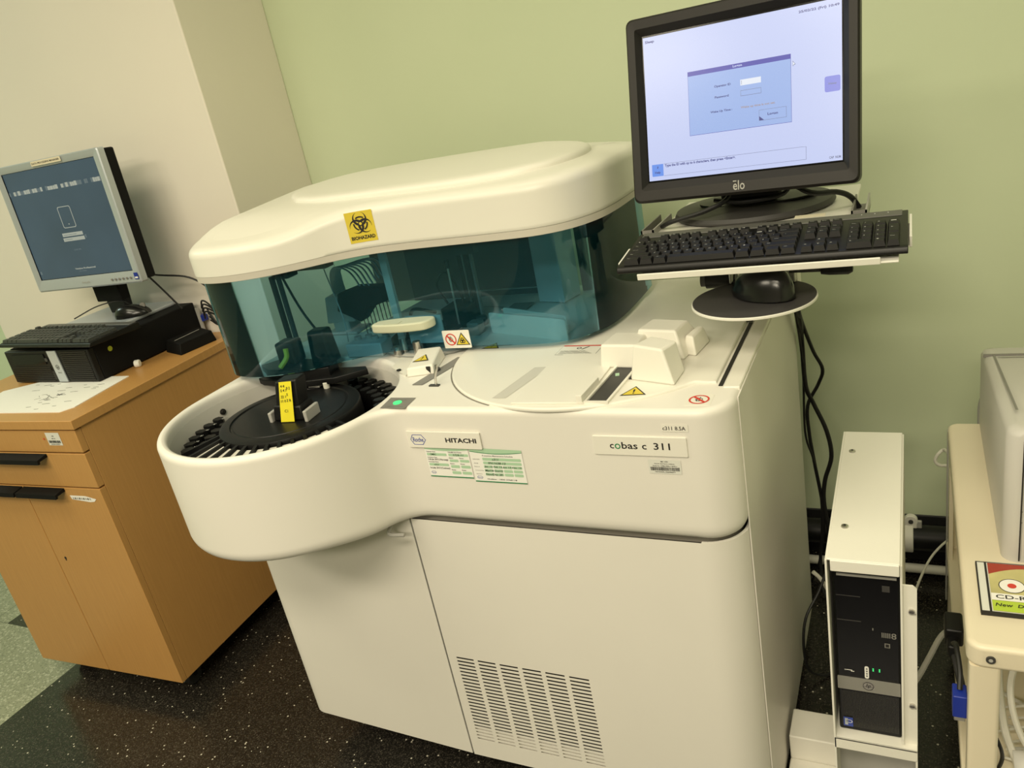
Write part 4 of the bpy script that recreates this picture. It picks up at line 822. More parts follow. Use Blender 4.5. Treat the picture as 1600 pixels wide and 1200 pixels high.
# ------------------------------------------------------------------ mice
def mouse(root, mx, k='black', kg='blackg'):
    N, K = 20, 9; vs = []; 
    for j in range(K + 1):
        t = j / K; sc = math.sqrt(max(0, 1 - t ** 2.2)); z = .037 * t
        for i in range(N):
            a = 2 * PI * i / N; x = .031 * math.cos(a) * (1 - .10 * abs(math.sin(a))); y = .057 * math.sin(a)
            x *= (1 + .10 * math.sin(a)) if j else 1
            yy = y * (sc * .92 + .08 * (1 - t)); vs.append((x * (sc * .95 + .05 * (1 - t)), yy - .006 * t, .002 + z * (1 - .18 * (yy / .057) * t)))
    fs = [(j * N + i, j * N + (i + 1) % N, (j + 1) * N + (i + 1) % N, (j + 1) * N + i) for j in range(K) for i in range(N)] + [tuple(range(N))[::-1], tuple(K * N + i for i in range(N))]
    part(MB().add(vs, fs, kg, mx), 'shell', root, angle=80)
    part(MB().lathe([(0, -.0035), (.008, -.0035), (.009, 0), (.008, .0035), (0, .0035)], 'grey', mx=mx @ fr_((0, .036, .027), (0, 1, 0), (0, 0, 1)), n=18), 'scroll_wheel', root)
MO = thing('computer_mouse', 'glossy black computer mouse resting on the round platform below the keyboard', 'computer mouse', (-.228, 1.352, 1.0708))
M['mouseg'] = mat('mouse_satin_black', (.008, .008, .008), .22)
mouse(MO, top(-.228, 1.352, 1.0708, math.radians(52)) @ Matrix.Diagonal((1.35, 1.15, 1.5, 1)), 'black', 'mouseg')
part(MB().tube([(-.262, 1.40, 1.076), (-.29, 1.43, 1.074), (-.31, 1.47, 1.07), (-.31, 1.50, 1.04)], .002, 'cable'), 'cable', MO)
# ------------------------------------------------------------------ cables hanging beside the analyzer
def cable(name, pts, r, k, label, group=None):
    o = MB().tube(pts, r, k).build(name); tag(o, label, 'cable', group); return o
cable('power_cable', [(-.236, 1.62, 1.10), (-.222, 1.72, .93), (-.225, 1.82, .85), (-.214, 1.90, .75), (-.198, 1.93, .69), (-.212, 1.95, .64), (-.240, 1.95, .58), (-.240, 1.95, .50), (-.232, 1.95, .42), (-.215, 1.95, .25), (-.23, 1.95, .10), (-.20, 1.90, .008), (-.05, 1.96, .008)], .0045, 'cable', 'thick black cable hanging beside the analyzer, curving out furthest right near its top')
cable('power_cable', [(-.228, 1.66, 1.06), (-.226, 1.78, .88), (-.236, 1.88, .78), (-.236, 1.90, .66), (-.222, 1.92, .60), (-.196, 1.93, .52), (-.188, 1.94, .44), (-.208, 1.95, .36), (-.212, 1.95, .28), (-.19, 1.95, .12), (-.17, 1.98, .01)], .0055, 'cable', 'thick black cable hanging beside the analyzer, bulging right at mid height')
cable('signal_cable', [(-.232, 1.64, 1.06), (-.234, 1.80, .86), (-.240, 1.90, .70), (-.246, 1.92, .52), (-.232, 1.93, .44), (-.222, 1.94, .36), (-.220, 1.95, .26), (-.23, 1.95, .12), (-.26, 1.98, .01)], .0028, 'cable', 'thin black cable hanging closest to the side of the analyzer')
cable('loop_cable', [(-.19, 1.70, .25), (-.205, 1.66, .22), (-.232, 1.62, .17), (-.238, 1.60, .10), (-.228, 1.60, .03), (-.19, 1.62, .006), (-.16, 1.66, .006)], .0035, 'cable', 'black cable looping low between the analyzer and the computer rack')
cable('network_cable', [(-.226, 1.75, .213), (-.208, 1.75, .192), (-.190, 1.75, .152), (-.165, 1.73, .08), (-.15, 1.70, .008)], .005, 'cablew', 'short white cable end rising from the floor left of the computer rack')
cable('network_cable', [(-.01, 1.50, .30), (.0, 1.62, .27), (.03, 1.75, .27), (.062, 1.80, .29), (.10, 1.84, .30)], .0028, 'cablew', 'thin white cable arching from the computer rack towards the cream table')
cable('mains_cable', [(-.01, 1.40, .20), (.01, 1.45, .20), (.03, 1.50, .21), (.05, 1.55, .22), (.068, 1.58, .22)], .006, 'cablew', 'thick white cable running right from the computer rack at low height')
cable('wall_cable', [(.080, 1.84, .50), (.068, 1.90, .490), (.054, 1.90, .478), (.048, 1.90, .460), (.057, 1.90, .448), (.075, 1.90, .445), (.085, 1.84, .45)], .004, 'cablew', 'small grey cable loop behind the left edge of the cream table')
cable('printer_cable', [(.17, 1.80, .68), (.158, 1.90, .675), (.153, 1.94, .639), (.142, 1.95, .589), (.141, 1.95, .536), (.145, 1.95, .30), (.15, 1.96, .008)], .0045, 'lgrey', 'grey cable behind the printer against the green wall')
# pipes along the wall
o = MB().cyl((0, 0), .036, -.60, .90, 'black', mx=fr_((-.18, 2.085, .115), (0, 1, 0), (0, 0, 1)), n=32).build('drain_pipe'); tag(o, 'thick black pipe running along the foot of the green wall', 'pipe')
t = thing('pipe_clamp', 'white plastic pipe collar with a screw lug on the black pipe', 'pipe clamp', (-.005, 2.08, .08))
part(MB().cyl((0, 0), .042, -.012, .012, 'powder', mx=fr_((-.012, 2.085, .115), (0, 1, 0), (0, 0, 1)), n=32), 'collar', t, bevel=.003)
lug = part(MB().cyl((0, 0), .017, -.008, .008, 'powder', mx=fr_((-.006, 2.085, .170), (1, 0, 0), (0, 0, 1)), n=24).box((-.006, 2.085, .158), (.03, .016, .02), 'powder').box((.014, 2.083, .156), (.014, .010, .03), 'lgrey'), 'screw_lug', t, bevel=.002)
part(MB().cyl((0, 0), .006, .008, .011, 'dgrey', mx=fr_((-.006, 2.085, .170), (1, 0, 0), (0, 0, 1)), n=14), 'screw', t, lug)
o = MB().cyl((0, 0), .013, -.60, .90, 'cablew', mx=fr_((-.18, 2.06, .030), (0, 1, 0), (0, 0, 1)), n=16).build('water_pipe'); tag(o, 'thin pale pipe on the floor along the wall below the black pipe', 'pipe')
# ------------------------------------------------------------------ rack with the tower computer
RK = thing('computer_rack', 'white metal floor rack enclosing the upright black computer', 'computer stand', (-.06, 1.33, 0))
part(MB().bb((-.122, 1.108, .709), (-.018, 1.548, .713), 'powder').bb((-.117, 1.104, .692), (-.019, 1.108, .713), 'powder'), 'top_cover', RK, bevel=.0015)
part(MB().bb((-.1245, 1.104, .0), (-.1215, 1.548, .712), 'powder'), 'side_panel', RK, smooth=False)
part(MB().bb((-.0185, 1.110, .350), (-.0155, 1.548, .709), 'powder'), 'side_panel', RK, smooth=False)
m_ = MB(); m_.plate([[(-.0155, .345), (.0045, .345), (.0045, .662), (-.001, .668), (-.0155, .668)]], -.0015, .0015, 'powder', mx=fr_((0, 1.120, 0), (1, 0, 0), (0, 0, 1))); part(m_, 'mounting_flange', RK, smooth=False)
for z in (.621, .431): part(MB().cyl((0, 0), .0045, 0, .004, 'metal', mx=front(-.003, 1.1185, z), n=16).box((-.003, 1.114, z), (.006, .001, .001), 'ink').tube([(-.003, 1.115, z), (.003, 1.113, z - .002)], .0008, 'grey', smooth=False), 'thumb_screw', RK)
for x, y in ((-.104, 1.463), (-.101, 1.201)): part(MB().lathe([(.0062, .713), (.0055, .7152), (.003, .716), (.0, .7163)], 'metal', n=16, c=(x, y)).cyl((x, y), .0022, .716, .7168, 'ink', n=6), 'cover_screw', RK)
part(MB().bb((-.1245, 1.104, .342), (.0045, 1.548, .346), 'powder').bb((-.1245, 1.104, .322), (.0045, 1.1065, .346), 'powder'), 'computer_shelf', RK, bevel=.001)
part(MB().bb((-.1215, 1.16, .0), (.002, 1.163, .342), 'lgrey'), 'lower_panel', RK, smooth=False)
part(MB().bb((.0015, 1.104, 0), (.0045, 1.20, .324), 'powder'), 'front_post', RK, smooth=False)
part(MB().bb((-.238, 1.315, .0), (-.125, 1.395, .105), 'powder').bb((-.238, 1.255, .0), (-.125, 1.315, .045), 'powder'), 'base_foot', RK, bevel=.003)
TW = thing('desktop_computer', 'black upright desktop computer with silver band standing inside the white rack', 'computer', (-.067, 1.33, .346))
TX, TZ = -.1165, .3465
part(MB().bb((TX, 1.14, TZ), (TX + .097, 1.52, TZ + .337), 'blackm'), 'chassis', TW, bevel=.003)
part(MB().bb((TX, 1.126, TZ), (TX + .097, 1.140, TZ + .337), 'blackg'), 'front_panel', TW, bevel=.003)
mf = front(TX, 1.1255, TZ)
part(MB().bb((TX + .006, 1.1235, TZ + .325), (TX + .093, 1.126, TZ + .3285), 'lgrey'), 'top_trim', TW, smooth=False)
bd = MB(); bd.plate([rrect(.0005, .093, .0965, .119, .001)], 0, .0022, 'band', mx=mf); bd = part(bd, 'silver_band', TW, smooth=False)
m_ = MB(); ml = front(TX, 1.1233, TZ); m_.ring(ml, .048, .106, 0, .0092, 'metal', .0004, 28); m_.ring(ml, .048, .106, .0075, .0085, 'ink', .0006, 28); m_.text('hp', 'ink', ml, .048, .1015, h=.010, wd=.008, align='c', shear=.4, z=.0006)
m_.quad(ml, .040, .1045, .056, .105, 'ink', .0006); part(m_, 'round_emblem', TW, bd, smooth=False)
m_ = MB(); m_.quad(mf, .012, .133, .024, .1345, 'paper', .0004); part(m_.quad(mf, .012, .1325, .015, .134, 'paper', .0004), 'usb_port', TW, smooth=False)
part(MB().quad(mf, .022, .131, .027, .1325, 'paper', .0004), 'audio_port', TW, smooth=False)
m_ = MB(); m_.plate([rrect(.043, .121, .0495, .146, .003)], 0, .0012, 'paper', mx=mf)
for i in range(4): m_.quad(mf, .0452, .125 + i * .005, .0475, .128 + i * .005, 'inkg', .0014)
part(m_, 'white_sticker', TW, smooth=False)
for x, z in ((.056, .139), (.056, .1425), (.0655, .139), (.0655, .1425)): part(MB().quad(mf, x - .001, z - .0012, x + .001, z + .0012, 'led', .0006), 'status_light', TW, smooth=False)
m_ = MB(); m_.quad(mf, .072, .300, .083, .312, 'dgrey', .0004); part(m_, 'upper_label', TW, smooth=False)
m_ = MB()
for i in range(5): m_.quad(mf, .070 + i * .0028, .210, .0715 + i * .0028, .220, 'grey', .0004)
m_.text('8', 'grey', mf, .084, .209, h=.012, z=.0005); part(m_, 'drive_marking', TW, smooth=False)
part(MB().quad(mf, .074, .190, .082, .199, 'grey', .0004).quad(mf, .0755, .1915, .0805, .1975, 'ink', .0006), 'drive_logo', TW, smooth=False)
part(MB().quad(mf, .0565, .222, .058, .227, 'grey', .0004), 'eject_mark', TW, smooth=False)
part(MB().bb((TX + .004, 1.1252, TZ + .236), (TX + .040, 1.126, TZ + .2375), 'dgrey'), 'drive_seam', TW, smooth=False); part(MB().bb((TX + .004, 1.1252, TZ + .285), (TX + .040, 1.126, TZ + .286), 'dgrey'), 'drive_seam', TW, smooth=False)
m_ = MB()
for i in range(40): m_.bb((TX + .006 + i * .0022, 1.1246, TZ + .010), (TX + .0068 + i * .0022, 1.1256, TZ + .088), 'dgrey')
part(m_, 'intake_grille', TW, smooth=False)
m_ = MB(); m_.quad(mf, .007, .010, .022, .030, 'blue', .0018); m_.ring(mf, .0165, .0215, .0028, .0036, 'paper', .0021, 16, sx=1.3); m_.quad(mf, .009, .013, .014, .0275, 'silver', .0021); part(m_, 'processor_sticker', TW, smooth=False)
# ------------------------------------------------------------------ cream table at right with printer and disc case
TT = .625
TB = thing('metal_table', 'cream painted metal table at the right holding the printer', 'table', (.5, 1.42, 0))
tp_ = rrect(.068, 1.050, 1.05, 1.775, .022, 6)
part(MB().plate([tp_], TT - .040, TT, 'cream', bev=.008, res=4), 'table_top', TB, wn=True, angle=50)
for x, y in ((.072, 1.053), (1.006, 1.053), (.072, 1.735), (1.006, 1.735)): part(MB().plate([rrect(x, y, x + .040, y + .036, .006)], .06, TT - .039, 'cream'), 'leg', TB)
for x, y in ((.092, 1.071), (1.026, 1.071), (.092, 1.753), (1.026, 1.753)): part(MB().lathe([(.0, -.011), (.026, -.011), (.030, -.006), (.030, .006), (.026, .011), (0, .011)], 'rubber', mx=fr_((x, y, .030), (0, 1, 0), (0, 0, 1)), n=20).cyl((x, y), .006, .028, .062, 'metal'), 'caster', TB)
part(MB().cyl((0, 0), .0062, 0, .0025, 'dgrey', mx=front(.098, 1.0495, TT - .020), n=18).cyl((0, 0), .003, .0025, .003, 'lgrey', mx=front(.098, 1.0495, TT - .020), n=6), 'corner_bolt', TB)
part(MB().plate([rrect(.068, 1.060, 1.05, 1.77, .012)], .300, .325, 'cream', bev=.004), 'lower_shelf', TB, wn=True, angle=50)
part(MB().bb((.070, 1.69, .325), (.078, 1.735, .585), 'cream').bb((.068, 1.775, .15), (.071, 1.79, .60), 'lgrey'), 'rear_upright', TB, smooth=False)
PR = thing('printer', 'light grey laser printer standing on the cream table', 'printer', (.34, 1.50, TT))
def prn_outline(g=0): return rrect(.128 + g, 1.266 + g, .56 - g, 1.80 - g, .022, 6)
# side profile: front tall, top sloping down to the back
m_ = MB(); O = prn_outline(); n = len(O)
def ptop(y): return .862 - max(0, (y - 1.34)) * .155
vs = [(x, y, TT) for x, y in O] + [(x, y, ptop(y) - .012) for x, y in O]
O2 = prn_outline(.004); O3 = prn_outline(.016); vs += [(x, y, ptop(y) - .003) for x, y in O2] + [(x, y, ptop(y)) for x, y in O3]
m_.add(vs, [(j * n + i, j * n + (i + 1) % n, (j + 1) * n + (i + 1) % n, (j + 1) * n + i) for j in range(3) for i in range(n)] + [tuple(3 * n + i for i in range(n)), tuple(range(n))[::-1]], 'printer')
part(m_, 'body', PR, angle=50)
part(MB().bb((.128, 1.716, ptop(1.72) - .004), (.56, 1.722, ptop(1.72) + .0025), 'grey'), 'rear_seam', PR, smooth=False)
part(MB().add([(.146, 1.34, ptop(1.34) + .001), (.150, 1.34, ptop(1.34) + .001), (.148, 1.716, ptop(1.716) + .001), (.144, 1.716, ptop(1.716) + .001)], [(0, 1, 2, 3)], 'grey').add([(.152, 1.700, ptop(1.70) + .001), (.54, 1.700, ptop(1.70) + .001), (.54, 1.706, ptop(1.706) + .001), (.152, 1.706, ptop(1.706) + .001)], [(0, 1, 2, 3)], 'lgrey'), 'lid_groove', PR, smooth=False)
part(MB().bb((.1505, 1.2640, TT + .004), (.1525, 1.2665, .845), 'ink').bb((.1525, 1.2655, .700), (.30, 1.2675, .7012), 'grey').bb((.1525, 1.2655, .720), (.30, 1.2675, .7212), 'grey'), 'front_seam', PR, smooth=False)
part(MB().plate([rrect(.154, 1.2645, .50, 1.268, .001)], TT + .004, .855, 'printer').tube([(.166, 1.285, .863), (.160, 1.32, .862), (.170, 1.345, .862), (.20, 1.35, .861)], .0015, 'ink'), 'front_cover', PR)
CDC = thing('disc_case', 'transparent disc case with CD-RW disc and yellow-green label lying on the cream table', 'disc case', (.16, 1.185, TT))
part(MB().bb((.090, 1.122, TT), (.232, 1.247, TT + .0085), 'cardw'), 'case', CDC, bevel=.001)
part(MB().bb((.1015, 1.122, TT + .0085), (.1045, 1.247, TT + .0092), 'ink').bb((.090, 1.1215, TT + .001), (.232, 1.1225, TT + .0092), 'ink').bb((.0895, 1.122, TT + .004), (.0915, 1.247, TT + .0092), 'ink').bb((.0895, 1.2465, TT + .004), (.232, 1.248, TT + .0092), 'inkg'), 'hinge_edge', CDC, smooth=False)
z = TT + .0088; ct = top(0, 0, z)
m_ = MB(); m_.quad(ct, .106, 1.125, .231, 1.2455, 'cdred', .0001); m_.quad(ct, .106, 1.125, .231, 1.150, 'cdlabel', .0003)
ml_ = []
m_.add([(.106 + .125 * i / 16, 1.150, z + .0005) for i in range(17)] + [(.106 + .125 * i / 16, 1.205 + .030 * math.sin(math.pi * min(1, (i + 2) / 18)), z + .0005) for i in range(17)], [(i, i + 1, i + 18, i + 17) for i in range(16)], 'cddisc')
m_.ring(ct, .135, 1.188, .006, .0165, 'paper', .0009, 32); m_.ring(ct, .135, 1.188, 0, .0060, 'red', .0012, 20); m_.ring(ct, .135, 1.188, .0165, .0177, 'ink', .0010, 32)
m_.quad(ct, .106, 1.150, .231, 1.167, 'paper', .0008); m_.text('CD-RW', 'ink', ct, .1115, 1.1540, h=.0095, wd=.058, z=.0012); m_.text('New  DVD', 'ink', ct, .1095, 1.1355, h=.0075, wd=.052, z=.0012, shear=.2)
part(m_, 'paper_insert', CDC, smooth=False, label='paper insert with red top, disc picture and handwriting')
# things on the lower shelf
for i, (pts, r, lab) in enumerate((
    ([(.15, 1.12, .33), (.13, 1.16, .38), (.125, 1.22, .46), (.14, 1.28, .50), (.19, 1.30, .46), (.24, 1.26, .38), (.28, 1.2, .335)], .006, 'thick white cable arching highest under the cream table'),
    ([(.20, 1.10, .33), (.15, 1.12, .40), (.135, 1.15, .47), (.16, 1.2, .50), (.22, 1.22, .49), (.30, 1.2, .45)], .005, 'white cable looping nearest the front leg of the cream table'),
    ([(.12, 1.3, .332), (.20, 1.22, .35), (.26, 1.15, .37), (.32, 1.12, .345)], .004, 'white cable lying low on the lower shelf'),
    ([(.13, 1.40, .333), (.17, 1.36, .43), (.22, 1.34, .47), (.29, 1.36, .44), (.34, 1.36, .34)], .006, 'thick white cable at the back of the lower shelf'))):
    cable('coiled_cable', pts, r, 'cablew', lab)
for i in range(7):
    y = 1.14 + i * .018
    cable('coiled_cable', [(.125 + .01 * (i % 3), y, .331), (.17, y - .02, .350 + .008 * (i % 4)), (.22, y + .01, .362), (.28, y + .03, .352), (.35, y + .02, .331)], .0022, 'cablew', 'one of the thin white cables bundled on the lower shelf of the cream table', 'thin white cables on the lower shelf')
VG = thing('monitor_plug', 'blue monitor cable plug hanging beside the cream table leg', 'plug', (.055, 1.16, .40))
part(MB().box((.063, 1.10, .473), (.020, .030, .042), 'vga'), 'plug_body', VG, bevel=.002)
part(MB().box((.063, 1.10, .448), (.016, .024, .010), 'metal'), 'plug_pins', VG, bevel=.001)
part(MB().tube([(.063, 1.10, .495), (.064, 1.12, .515), (.060, 1.16, .53), (.058, 1.2, .50)], .004, 'cable'), 'cable', VG)
AD = thing('power_plug', 'black power plug hanging under the left edge of the cream table', 'plug', (.05, 1.25, .50))
part(MB().box((.060, 1.24, .498), (.028, .05, .034), 'black').box((.058, 1.205, .490), (.018, .03, .022), 'black'), 'plug_body', AD, bevel=.004)
part(MB().tube([(.058, 1.20, .488), (.066, 1.17, .46), (.072, 1.16, .43)], .006, 'cable'), 'cable', AD)
cable('coiled_wire', [(.10, 1.10, .44), (.115, 1.08, .42), (.122, 1.09, .38), (.115, 1.10, .34), (.10, 1.10, .332)], .003, 'cable', 'black wire coil hanging right of the front leg of the cream table')
bag = MB(); N = 12; vs = []
rr = random.Random(4)
for i in range(N + 1):
    for j in range(N + 1): vs.append((.14 + .34 * i / N, 1.065 + .10 * j / N, .331 + .022 * math.sin(PI * j / N) + rr.uniform(0, .010)))
bag.add(vs, [(i * (N + 1) + j, (i + 1) * (N + 1) + j, (i + 1) * (N + 1) + j + 1, i * (N + 1) + j + 1) for i in range(N) for j in range(N)], 'paper')
bo = bag.build('plastic_bag', angle=80); md = bo.modifiers.new('thick', 'SOLIDIFY'); md.thickness = .0008; tag(bo, 'crumpled white plastic bag on the lower shelf of the cream table', 'plastic bag')
# ------------------------------------------------------------------ wooden cabinet at left
CB = thing('wooden_cabinet', 'light brown wooden cabinet on casters with two drawers and two doors', 'cabinet', (-1.875, 1.125, 0), rz=math.radians(2.5), world=False)
W0, DP, HT = .605, .645, .915                               # local: x to the left negative, y to the back
part(MB().bb((-W0, .020, .075), (0, DP, HT - .026), 'wood'), 'carcass', CB, bevel=.001)
part(MB().bb((-W0 - .085, -.004, HT - .025), (.008, DP + .005, HT), 'wood'), 'worktop', CB, bevel=.0015)
for z0, z1, nm in ((HT - .091, HT - .029, 'drawer'), (HT - .194, HT - .095, 'drawer')):
    d = part(MB().bb((-W0, 0, z0), (0, .0195, z1), 'wood'), nm, CB, bevel=.0015)
    if z1 < HT - .05: part(MB().add([(x, y, z) for x in (-W0 + .16, -.145) for y, z in ((.0, z1 - .001), (-.030, z1 - .006), (-.032, z1 - .018), (-.026, z1 - .018), (-.024, z1 - .012), (0, z1 - .010))], [(0, 1, 7, 6), (1, 2, 8, 7), (2, 3, 9, 8), (3, 4, 10, 9), (4, 5, 11, 10), (0, 5, 4, 3, 2, 1), (6, 7, 8, 9, 10, 11)], 'blackm'), 'handle', CB, d, smooth=False)
    else: dtop = d
for k_, (x0, x1) in enumerate(((-W0, -W0 / 2 - .0015), (-W0 / 2 + .0015, 0))):
    z1 = HT - .198; d = part(MB().bb((x0, 0, .075), (x1, .0195, z1), 'wood'), 'door', CB, bevel=.0015)
    hx = (x1 - .155, x1 - .002) if k_ == 0 else (x0 + .002, x0 + .165)
    part(MB().add([(x, y, z) for x in hx for y, z in ((.0, z1 - .001), (-.030, z1 - .006), (-.032, z1 - .018), (-.026, z1 - .018), (-.024, z1 - .012), (0, z1 - .010))], [(0, 1, 7, 6), (1, 2, 8, 7), (2, 3, 9, 8), (3, 4, 10, 9), (4, 5, 11, 10), (0, 5, 4, 3, 2, 1), (6, 7, 8, 9, 10, 11)], 'blackm'), 'handle', CB, d, smooth=False)
    if k_: dr = d
part(MB().cyl((0, 0), .004, 0, .001, 'ink', mx=front(-.262, 0, .485), n=12).box((-.262, -.001, .480), (.003, .001, .006), 'ink'), 'keyhole', CB, dr)
m_ = MB(); mq = front(-.115, -.0004, HT - .070); m_.shape(mq, [(.0, 0), (.052, 0), (.052, .036), (0, .036)], 'cardw', .0004); barcode(m_, mq, .004, .007, .048, .014, 'ink', .0008, 9); m_.text('ABE', 'ink', mq, .026, .025, h=.003, wd=.008, align='c', z=.0008); m_.text('MBC 1234', 'ink', mq, .026, .018, h=.003, wd=.013, align='c', z=.0008); m_.text('NATIONAL UNIVERSITY', 'ink', mq, .026, .002, h=.0028, wd=.034, align='c', z=.0008)
part(m_, 'barcode_label', CB, dtop, smooth=False)
part(MB().ring(front(-.127, -.0004, HT - .052), 0, 0, 0, .003, 'red', .0004, 10), 'red_mark', CB, dtop, smooth=False)
m_ = MB(); mq = front(-.125, -.0004, HT - .232); m_.shape(mq, [(0, .012), (.004, 0), (.07, -.006), (.088, -.004), (.098, .004), (.06, .012)], 'paper', .0004)
rr = random.Random(2)
for i in range(9): x = .008 + i * .008; m_.shape(mq, [(x, .001), (x + .005, .0), (x + .006, .006), (x + .001, .007)], 'inkg' if i % 2 else 'lgrey', .0008)
part(m_, 'torn_sticker', CB, dr, smooth=False)
for x, y in ((-W0 + .06, .08), (-.06, .08), (-W0 + .06, DP - .08), (-.06, DP - .08)): part(MB().lathe([(0, -.012), (.024, -.012), (.028, -.007), (.028, .007), (.024, .012), (0, .012)], 'rubber', mx=fr_((x, y, .028), (0, 1, 0), (0, 0, 1)), n=20).box((x, y, .062), (.034, .03, .026), 'blackm').bb((x - .018, y - .005, .028), (x - .014, y + .005, .06), 'blackm').bb((x + .014, y - .005, .028), (x + .018, y + .005, .06), 'blackm'), 'caster', CB)
ZT = HT
# small form computer lying flat
PC = thing('desktop_computer', 'flat black desktop computer with silver band lying on the wooden cabinet', 'computer', (-2.25, 1.56, ZT))
X0, X1, Y0, Y1 = -2.445, -2.060, 1.362, 1.765; PZ = ZT + .105
part(MB().bb((X0, Y0 + .02, ZT + .003), (X1, Y1, PZ), 'blackm'), 'chassis', PC, bevel=.003)
part(MB().bb((X0, Y0, ZT + .003), (X1, Y0 + .02, PZ - .002), 'black'), 'front_panel', PC, bevel=.003)
PWd = X1 - X0; mf = front(X0, Y0 - .0005, ZT)
bd = part(MB().plate([[(.213, .006), (.252, .006), (.246, .102), (.207, .102)]], 0, .003, 'silver', mx=mf), 'silver_band', PC, smooth=False)
mf2 = front(X0, Y0 - .0035, ZT); m_ = MB(); m_.ring(mf2, .231, .052, .006, .0075, 'ink', .0004, 16); m_.text('hp', 'ink', mf2, .231, .047, h=.009, wd=.008, align='c', shear=.4, z=.0006); m_.text('invent', 'inkg', mf2, .232, .033, h=.004, wd=.016, align='c', z=.0006); part(m_, 'emblem', PC, bd, smooth=False)
m_ = MB()
for i in range(15): m_.bb((X0 + .262, Y0 - .002, ZT + .010 + i * .0060), (X0 + .375, Y0 + .001, ZT + .0130 + i * .0060), 'charcoal')
for i in range(8): m_.bb((X0 + .012, Y0 - .002, ZT + .008 + i * .0060), (X0 + .195, Y0 + .001, ZT + .0110 + i * .0060), 'charcoal')
part(m_, 'intake_grille', PC, smooth=False)
part(MB().bb((X0 + .035, Y0 - .003, ZT + .062), (X0 + .185, Y0 + .001, ZT + .093), 'blackg').bb((X0 + .196, Y0 - .002, ZT + .012), (X0 + .212, Y0 + .001, ZT + .040), 'ink').cyl((0, 0), .006, 0, .002, 'dgrey', mx=front(X0 + .19, Y0 - .001, ZT + .075), n=14), 'optical_drive', PC, smooth=False)
part(MB().cyl((0, 0), .0075, 0, .0006, 'dot', mx=fr_((X1 + .0002, 1.43, ZT + .078), (0, 1, 0), (0, 0, 1)), n=24), 'round_sticker', PC, smooth=False, label='round lime sticker on the side')
m_ = MB().bb((X1 - .01, Y1 - .002, ZT + .01), (X1 + .012, Y1 + .003, ZT + .085), 'lgrey').box((X1 + .01, Y1 + .01, ZT + .05), (.02, .02, .02), 'vga'); part(m_, 'rear_bracket', PC, smooth=False)
# monitor
LM = thing('computer_monitor', 'silver-framed monitor with a dark blue lock screen on the flat black computer', 'computer monitor', (-2.28, 1.62, PZ))
mx = rotm((-2.252, 1.585, 1.343), 1.8, 1.6); SW, SH = .4086, .3264; fm = face(mx, -.001)
m_ = MB(); ringframe(m_, -.230, -.201, .232, .186, -.2055, -.1645, .2055, .1645, 'silver', mx, -.008, .016, .004, r=.006); bz = part(m_, 'bezel', LM, angle=25)
part(MB().bb((-.226, .016, -.196), (.230, .052, .182), 'blackm', mx).bb((-.12, .05, -.12), (.12, .085, .10), 'blackm', mx), 'housing', LM, bevel=.005)
m_ = MB(); m_.plate([rrect(-.206, -.165, .206, .165, .001)], -.002, 0, 'blackg', mx=fm)
uq(0, 0, 1, 1, 'e_lk', .0004)
rr = random.Random(11)
for a_, b_ in ((.0, .018), (.05, .376), (.41, .545), (.577, .80), (.825, .862), (.893, .99)):
    x = a_
    while x < b_ - .003:
        w_ = min(rr.uniform(.018, .035), b_ - x); uq(x, .165 + rr.uniform(0, .008), x + w_, .205, 'e_lt' if rr.random() < .62 else 'e_grey2', .0008) if False else uq(x, .160 + rr.uniform(0, .008), x + w_ * .92, .200, 'e_lt' if rr.random() < .62 else 'e_lt2', .0008); x += w_
mid = rrect(U(.452), V(.553), U(.589), V(.358), .006, 4); m_.plate([mid, rrect(U(.457), V(.547), U(.584), V(.364), .005, 4)], .0006, .0009, 'e_lt', mx=fm); uq(.515, .515, .525, .523, 'e_lt', .0008)
uq(.408, .596, .628, .628, 'e_lt', .0008); uq(.403, .640, .632, .672, 'e_lt', .0008); uq(.642, .63, .655, .66, 'e_lt2', .0008); uq(.42, .612, .56, .616, 'e_lt2', .001); uq(.415, .654, .50, .658, 'e_lt2', .001)
ut('LOG ON', 'e_lt2', .479, .748, .552, .762, .0008); ut('Windows Professional', 'e_lt', .412, .922, .634, .938, .0008) if False else ut('Version Professional', 'e_lt', .412, .922, .634, .938, .0008); ut('English', 'e_lt2', .45, .95, .53, .962, .0008); uq(.012, .92, .030, .95, 'e_lt2', .0008)
part(m_, 'screen', LM, smooth=False, label='dim blue lock screen')
fb = face(mx, -.0095); m_ = MB(); m_.quad(fb, -.050, .170, .080, .184, 'cream', .0004); m_.text('DATA PROCESSING MANAGER', 'ink', fb, -.046, .1745, h=.005, wd=.120, z=.0008); part(m_, 'paper_label', LM, bz, smooth=False)
m_ = MB(); m_.text('PHILIPS', 'lgrey', fb, 0, -.186, h=.0055, wd=.034, align='c'); part(m_, 'maker_lettering', LM, bz, smooth=False)
for i in range(6): part(MB().cyl((0, 0), .0035, 0, .002, 'grey', mx=fb @ Matrix.Translation((.115 + i * .016, -.184, 0)), n=12), 'control_button', LM, bz)
m_ = MB(); m_.quad(fb, .211, -.190, .227, -.170, 'e_btn2' if False else 'vga', .0006); m_.quad(fb, .213, -.187, .225, -.182, 'paper', .0009); part(m_, 'energy_sticker', LM, bz, smooth=False)
part(MB().box((-2.285, 1.665, 1.12), (.12, .035, .09), 'blackm').box((-2.285, 1.68, 1.085), (.075, .03, .11), 'black', top=(.10, .03)), 'stand_neck', LM, bevel=.004)
part(MB().plate([rrect(-2.435, 1.545, -2.125, 1.760, .02)], PZ, PZ + .012, 'silver', bev=.004), 'stand_base', LM, wn=True, angle=50)
